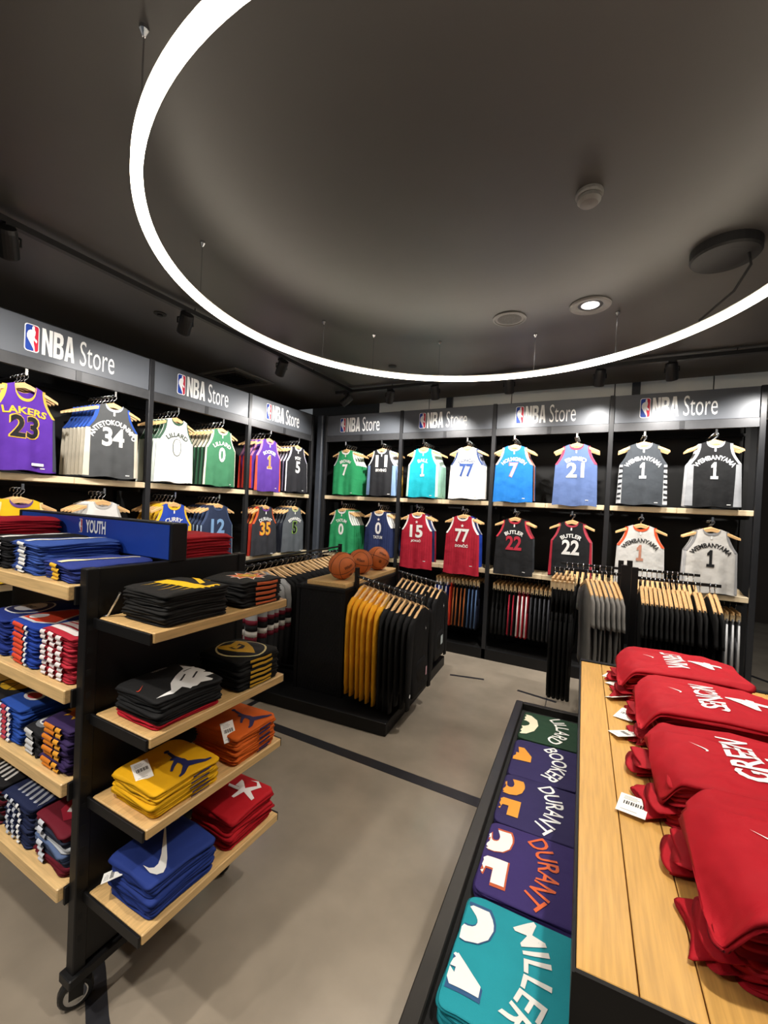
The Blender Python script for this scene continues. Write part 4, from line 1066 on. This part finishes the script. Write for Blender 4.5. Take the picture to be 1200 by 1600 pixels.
# side shelf stacks (front toward -y)
def sstack(n, x, z, cols, tl, bl, g, top=None, edge=None, h=.02, w=.215, d=.285, y=.878, **k):
    return stack(n, (x, y, z+.001), 0., w, d, h, cols, bl, tl, 'shirt', g, edge=edge, top=top, amp=.007, droop=.008, **k)
st = lambda c, x0, x1: (x0, x1, c)
sstack(4, -1.604, LS[0], '#2b3b86', 'navy folded shirt with a yellow stripe beside the end panel', 'navy folded shirt under the yellow striped one', 'navy yellow-striped shirts', lambda p: prt(p, 'stripe', poly([(-.02,-.13),(.01,-.13),(.075,.10),(.068,.10)]), '#e9dfb5'), [st('#dfae2c',-.025,.015)], .0165)
sstack(8, -1.829, LS[0], '#34519c', 'blue folded shirt with a white stripe, topping the tall pile', 'blue folded shirt with white stripe under the top one', 'blue white-striped shirts', lambda p: prt(p, 'stripe', poly([(-.03,-.13),(.0,-.13),(.06,.11),(.045,.11)]), '#e6e6e4'), [st('#e2e2e0',-.035,.01)], .0150)
sstack(8, -2.056, LS[0], '#17171a', 'black folded shirt with a white stripe, topping its pile', 'black folded shirt with white stripe under the top one', 'black white-striped shirts', lambda p: prt(p, 'stripe', poly([(.0,-.13),(.03,-.13),(.05,.11),(.03,.11)]), '#e6e6e4'), [st('#dedede',.0,.045)], .0150)
sstack(9, -2.284, LS[0], '#a8152a', 'crimson folded shirt topping the tall pile beside the blue sign', 'crimson folded shirt under the top one', 'crimson folded shirts', None, None, .0205)
stack(6, (-1.635, 1.255, LS[0]+.001), R(180), .27, .28, .024, '#a51422', 'red folded shirt under the top one behind the blue sign', 'red folded shirt topping the pile behind the blue sign', 'shirt', 'red shirts behind the sign', amp=.008, droop=.008)
stack(5, (-1.95, 1.25, LS[0]+.001), R(180), .27, .28, .022, '#1d2a5c', 'navy folded shirt hidden behind the blue sign', 'navy folded shirt topping the pile behind the blue sign', 'shirt', 'navy shirts behind the sign', amp=.007, droop=.008)
def badge(p):
    prt(p, 'print', poly(circ(.085, 26), 1, .95, 0, -.02), '#d7d9dd', .0026); prt(p, 'print', poly(circ(.078, 26), 1, .95, 0, -.02), '#182a63', .0031)
    prt(p, 'print', poly(circ(.055, 22), 1, .95, 0, -.02), '#c9ccd2', .0036); prt(p, 'lettering', text('KINGS', .02, .06, .02, 0, -.03), '#182a63', .0042)
sstack(7, -2.052, LS[1], '#1b2f7a', 'royal blue folded shirt with a round white badge print', 'royal blue folded shirt under the round badge', 'royal blue badge shirts', badge, [st('#274a9f',-.05,.02)], .022)
def knick(p):
    prt(p, 'print', poly([(-.08,-.12),(-.09,-.02),(-.02,.06),(.06,.03),(.09,-.08),(.03,-.12)]), '#c7cbd2', .0026); prt(p, 'print', poly([(-.07,-.11),(-.08,-.02),(-.02,.05),(.055,.022),(.08,-.075),(.025,-.11)]), '#c23a22', .0032)
    prt(p, 'print', poly(circ(.03), 1, 1, -.03, -.075), '#d8d8da', .0038)
sstack(8, -1.827, LS[1], '#1f3f9c', 'royal blue folded shirt with an orange-red shield print', 'royal blue folded shirt with orange edge under the shield print', 'blue and orange folded shirts', knick, [st('#d2452a',-.05,.02), st('#dfe2e8',.03,.045)], .020)
def redbox(p):
    prt(p, 'print', poly(rrect(.17,.18,.01), 1, 1, 0, -.03), '#e9e2e0', .0026)
    for k in range(5): prt(p, 'print_line', poly(rrect(.15,.008,.002), 1, 1, 0, .03-k*.03), '#b8283a', .0032)
sstack(9, -1.604, LS[1], '#b8283a', 'red folded shirt with a white chequered print beside the end panel', 'red and white folded shirt under the chequered print', 'red and white folded shirts', redbox, [st('#e6dede',-.08,-.05), st('#ecdede',-.03,.0), st('#e6dede',.02,.05)], .0185)
def ballp(p):
    prt(p, 'print', poly(circ(.07, 24), 1, .9, .0, -.03), '#d0a52a', .0028)
    for a in (0, 60, 120): prt(p, 'print_line', poly(rrect(.135,.005,.001), 1, 1, 0, -.03, R(a)), '#17171a', .0034)
sstack(6, -2.105, LS[2], '#17171a', 'black folded shirt with a yellow ball print', 'black folded shirt under the yellow ball print', 'black ball print shirts', ballp, [st('#3a3a3c',-.06,.05)], .022)
def fan(p):
    for k in range(7):
        a = R(-45 + k*15); prt(p, 'print', poly(rrect(.012,.10,.005), 1, 1, .085*math.sin(a), -.02+.085*math.cos(a), -a), '#d9d9dc', .0028)
    prt(p, 'print', poly(circ(.05, 18), 1, .6, 0, -.06), '#e4e4e6', .0032); prt(p, 'print', poly(circ(.036, 18), 1, .55, 0, -.06), '#b5303a', .0038)
sstack(7, -1.905, LS[2], '#21479b', 'blue folded shirt with a white fan and red ball print', 'blue folded shirt with mottled edge under the fan print', 'blue fan print shirts', fan, [st('#d9d5d8',-.07,-.045), st('#b03a48',-.04,-.01), st('#d9d5d8',.0,.02)], .020, w=.185)
def tuft(p):
    prt(p, 'print', poly(circ(.048, 16), 1, 1.3, .0, -.03), '#6f7276', .0026); prt(p, 'print', poly(circ(.036, 16), 1, 1.3, .0, -.03), '#1a1a1d', .0032); prt(p, 'print', poly(circ(.02, 12), 1.4, 1, .0, -.06), '#d6d6d3', .0038)
sstack(5, -1.745, LS[2], '#18181b', 'black folded shirt with a grey crest print', 'black folded shirt under the grey crest', 'black crest shirts', tuft, [st('#bdbdbd',-.03,.02)], .020, w=.118, y=.85, d=.22)
def suns(p):
    prt(p, 'print', poly(BURST, .07, .11, -.01, -.04), '#e0a52a', .0028); prt(p, 'print', poly(circ(.04, 18), 1, 1, -.01, -.05), '#c9601f', .0034)
sstack(8, -1.585, LS[2], '#352452', 'purple folded shirt with a golden sun and ball print', 'purple folded shirt with orange edge under the sun print', 'purple sun print shirts', suns, [st('#d27a20',-.06,-.0), st('#dd9a30',.01,.04)], .020, w=.18)
def lines(c, n=6):
    def f(p):
        for k in range(n): prt(p, 'stripe', poly(rrect(.012,.20,.004), 1, 1, -.07+k*.028, -.02, R(18)), c, .0028)
    return f
sstack(8, -2.056, LS[3], ['#5d1524', '#17171a'], 'maroon folded shirt with white slanted stripes', 'maroon or black folded shirt with white edge stripes', 'maroon striped shirts', lines('#dededc', 5), [st('#dcdcdc',-.05,-.035), st('#dcdcdc',-.02,-.005), st('#dcdcdc',.01,.025)], .020)
sstack(8, -1.829, LS[3], '#1c2547', 'navy folded shirt with pale wave lettering', 'navy folded shirt with pale edge stripes', 'navy wave shirts', lines('#aab0bd', 6), [st('#b9bec8',-.06,-.045), st('#b9bec8',-.02,-.005), st('#dcdcdc',.02,.035)], .020)
def shield(p):
    prt(p, 'print', poly([(-.06,.04),(.06,.06),(.07,-.04),(.03,-.11),(-.03,-.09),(-.07,-.02)]), '#a9243a', .0028); prt(p, 'print', poly([(-.035,.02),(.03,.03),(.035,-.06),(.0,-.085),(-.04,-.04)]), '#e5dfdd', .0034); prt(p, 'print', poly(circ(.01, 10), 1, 1.6, .01, -.03), '#a9243a', .0040)
sstack(7, -1.604, LS[3], ['#6a1526', '#6a1526', '#2a3147', '#55678c', '#c9cdd2', '#1d2436', '#6a1526'], 'maroon folded shirt with a white shield print', 'mixed folded shirt under the maroon shield print', 'mixed shirts under the shield', shield, [st('#c9cdd6',-.05,-.02)], .022)

# ------------------------------------------------------------------ table with planked top and side tray
TA = R(2.3)
T = thing('display_table', 'black display table with planked wood top and a lower side tray', 'table', (-.008, .826, 0), TA)
TL = 1.735
for k in range(9):
    MB().bbox(k*.098+.0012, (k+1)*.098-.0012, 0.0, TL, .868, .90, .0012).build('plank', WOODT, T)
MB().box(0, .882, .0, TL, .862, .868).build('underlay', mat('seam_dark', '#4a2d18', .7), T)
MB().box(-.001, .885, -.008, .0, .80, .899).build('apron', BLACK, T)
MB().box(-.002, .885, TL, TL+.03, .80, .905).build('apron', BLACK, T)
MB().box(-.006, -.0005, -.008, TL+.03, .80, .897).build('apron', BLACK, T)
MB().box(.06, .86, .04, TL-.04, .12, .80).build('cabinet', BLACKM, T)
MB().box(.03, .88, .02, TL-.02, .0, .12).build('plinth', BLACK, T)
TRZ = .585
MB().box(-.31, .06, -.1, TL-.05, TRZ-.03, TRZ).build('tray_floor', BLACKM, T)
MB().bbox(-.325, -.285, -.1, TL-.03, TRZ-.05, TRZ+.035, .003).build('tray_lip', mat('tray_metal', '#2d2b29', .35, .3), T)
MB().bbox(-.285, .06, TL-.06, TL-.03, TRZ-.05, TRZ+.035, .003).build('tray_lip', MATS['tray_metal'], T)
MB().bbox(-.325, .06, -.13, -.1, TRZ-.05, TRZ+.035, .003).build('tray_lip', MATS['tray_metal'], T)
for y in (.15, 1.5): MB().box(-.3, .06, y-.015, y+.015, TRZ-.07, TRZ-.03).build('tray_bracket', BLACK, T)
for y in (.0, .8, 1.6): MB().box(-.30, -.27, y, y+.03, 0, TRZ-.05).build('tray_leg', BLACK, T)
def tloc(x, y, z):
    return (-.008 + x*math.cos(TA) - y*math.sin(TA), .826 + x*math.sin(TA) + y*math.cos(TA), z)
def tray_jersey(y, c, name, nc, num, numc, out, label, extra=None, nn=3):
    for k in range(nn):
        top = k == nn-1
        p = folded(label if top else 'folded jersey under the ' + label, 'jersey', None if top else 'jerseys under the ' + label, tloc(-.115+random.uniform(-.004,.004)*(not top), y, TRZ+.001+k*.0115), TA - R(90) + R(random.uniform(-2,2)), .30, .30, .0125, c, k + int(y*10) % 4, .004, .003, 'folded_jersey')
    prt(p, 'player_name', arch(text(name, .062, .222, .012), .15, 0, .015), nc, .003, .03)
    if num:
        if out: prt(p, 'number_outline', text(num, .19, .25, .05, 0, -.252), out, .0022, .04)
        prt(p, 'number', text(num, .18, .23, .04, 0, -.247), numc, .0032, .04)
    prt(p, 'league_mark', poly(rrect(.014,.026,.004), 1, 1, .0, .128), '#c9c9cc', .003)
    return p
tray_jersey(1.44, '#1d3a28', 'LILLARD', '#e9e9e4', '0', '#e6dfc4', None, 'dark green jersey folded at the far end of the tray', nn=3)
tray_jersey(1.13, '#2a2350', 'BOOKER', '#e6e6e6', '1', '#d8912c', None, 'purple jersey folded next to the dark green one', nn=3)
tray_jersey(.83, '#2a2350', 'DURANT', '#e6e6e6', '35', '#d8912c', None, 'purple jersey with white lettering and yellow number on the tray', nn=3)
tray_jersey(.53, '#33265f', 'DURANT', '#cf5a26', '35', '#e6e3de', '#b4502a', 'purple jersey with orange lettering and white number on the tray', nn=3)
tray_jersey(.20, '#1b8a97', 'MILLER', '#d9d9d4', '24', '#e9e6df', '#28507a', 'teal jersey with white lettering and number on the tray', nn=4)

# red shirts on the table
RED = '#a90d1e'
mat('cloth_' + RED, RED, .7, var=.07, scale=9, bump=.25, bscale=700, wr=.9, wscale=9, spec=.25)
def red_print(word, mark=True):
    def f(p):
        prt(p, 'player_name', text(word, .08, .24, .02, .0, -.03), '#efecec', .0035, .03)
        prt(p, 'number', text('4', .12, .085, .03, .0, -.165), '#efecec', .0035, .03)
        prt(p, 'brand_mark', poly(SWOOSH, .05, .03, .0, .085, R(20)), '#efecec', .0035)
    return f
SLV = []
for q in range(4):
    rg = []
    for y, rx, rz, dz in ((-.02,.05,.006,.0),(.0,.056,.009,.0),(.03,.062,.012,-.002),(.06,.066,.013,-.007),(.085,.068,.012,-.015),(.092,.064,.009,-.018),(.08,.05,.004,-.014)):
        rg.append([(rx*math.cos(a)*(1+.06*math.sin(3*a+q)) + .012*math.sin(y*30+q), y + .008*math.sin(2*a+q*2), dz*.2 + rz*.32*math.sin(a)*(1+.25*math.sin(4*a+q*1.7)) + .0015*math.sin(rx*math.cos(a)*60+q*2)) for a in [2*PI*k/20 for k in range(20)]])
    me = MB().loft(rg).mesh('sleeve', True); me.materials.append(BLACKM); SLV.append(me)
def red_sleeves(p, k):
    """both sleeves; on the lowest shirts they stick out under the drape of the top one"""
    if p.d > .44: return
    for sg in (-1, 1):
        out = k < 3
        y = p.d/2 - (.034 if out else .15) + random.uniform(-.012,.008)
        o = inst('sleeve', SLV[(k + (sg > 0)) % 4], p.o, cloth(RED), (sg*.098, y, .0125 + (p.tn(sg*.1, p.d/2-.01) if k else 0.) - (0 if out else .004)), (R(random.uniform(-2,1)), R(random.uniform(-1,1)), R(sg*random.uniform(-10,8))))
        o.scale = (1, 1, 1.5 if out else .3)
rs = [((.375, 1.448), 7, 'red folded shirt topping the pile nearest the garment racks', 'VANVLEET'), ((.425, 1.055), 7, 'red folded shirt topping the second pile from the garment racks', 'SENGUN'), ((.41, .66), 6, 'red folded shirt topping the third pile from the garment racks', 'GREEN'), ((.445, .265), 7, 'red folded shirt topping the pile at the near table end', 'SMITH')]
for (x, y), n, lb_, wd_ in rs:
    q = tloc(x, y, .901)
    stack(n, q, TA+R(90), .345, .40, .0245, RED, 'red folded shirt lower down in ' + lb_.split('topping ')[1], lb_, 'shirt', 'red shirts in ' + lb_.split('topping ')[1], amp=.006, droop=.010, jit=.014, top=red_print(wd_), wild=.016, each=red_sleeves, drape=.062)
tg = [((.075,2.40),(R(10),R(-8),R(-35)),'white price tag by the farthest red pile'), ((.09,2.29),(R(4),R(-10),R(-50)),'white price tag lying below the farthest red pile'), ((.085,2.12),(R(5),R(-22),R(-60)),'white price tag curling off the second red pile'), ((.115,1.95),(R(8),R(-6),R(-25)),'white price tag folded beside the second red pile'), ((.10,1.775),(R(3),R(-12),R(-62)),'large white price tag with barcode between two red piles'), ((.105,1.345),(R(2),R(-4),R(-12)),'white price tag lying flat by the third red pile')]
for (x, y), ro, lb_ in tg: price_tag((x, y, .912), ro, lb_, .07, .085)

rz_ = thing('wood_riser', 'small pale wood riser on the lower shelf beside the end post', 'riser', (1.10, 5.03, LZ))
MB().loft([[(-.06,-.06,0),(.06,-.06,0),(.06,.06,0),(-.06,.06,0)], [(-.045,-.045,.045),(.03,-.045,.045),(.03,.045,.045),(-.045,.045,.045)]]).build('block', WOODS, rz_)
MB().box(-.035, .02, -.03, .03, .045, .05).build('lid', PAPER, rz_)
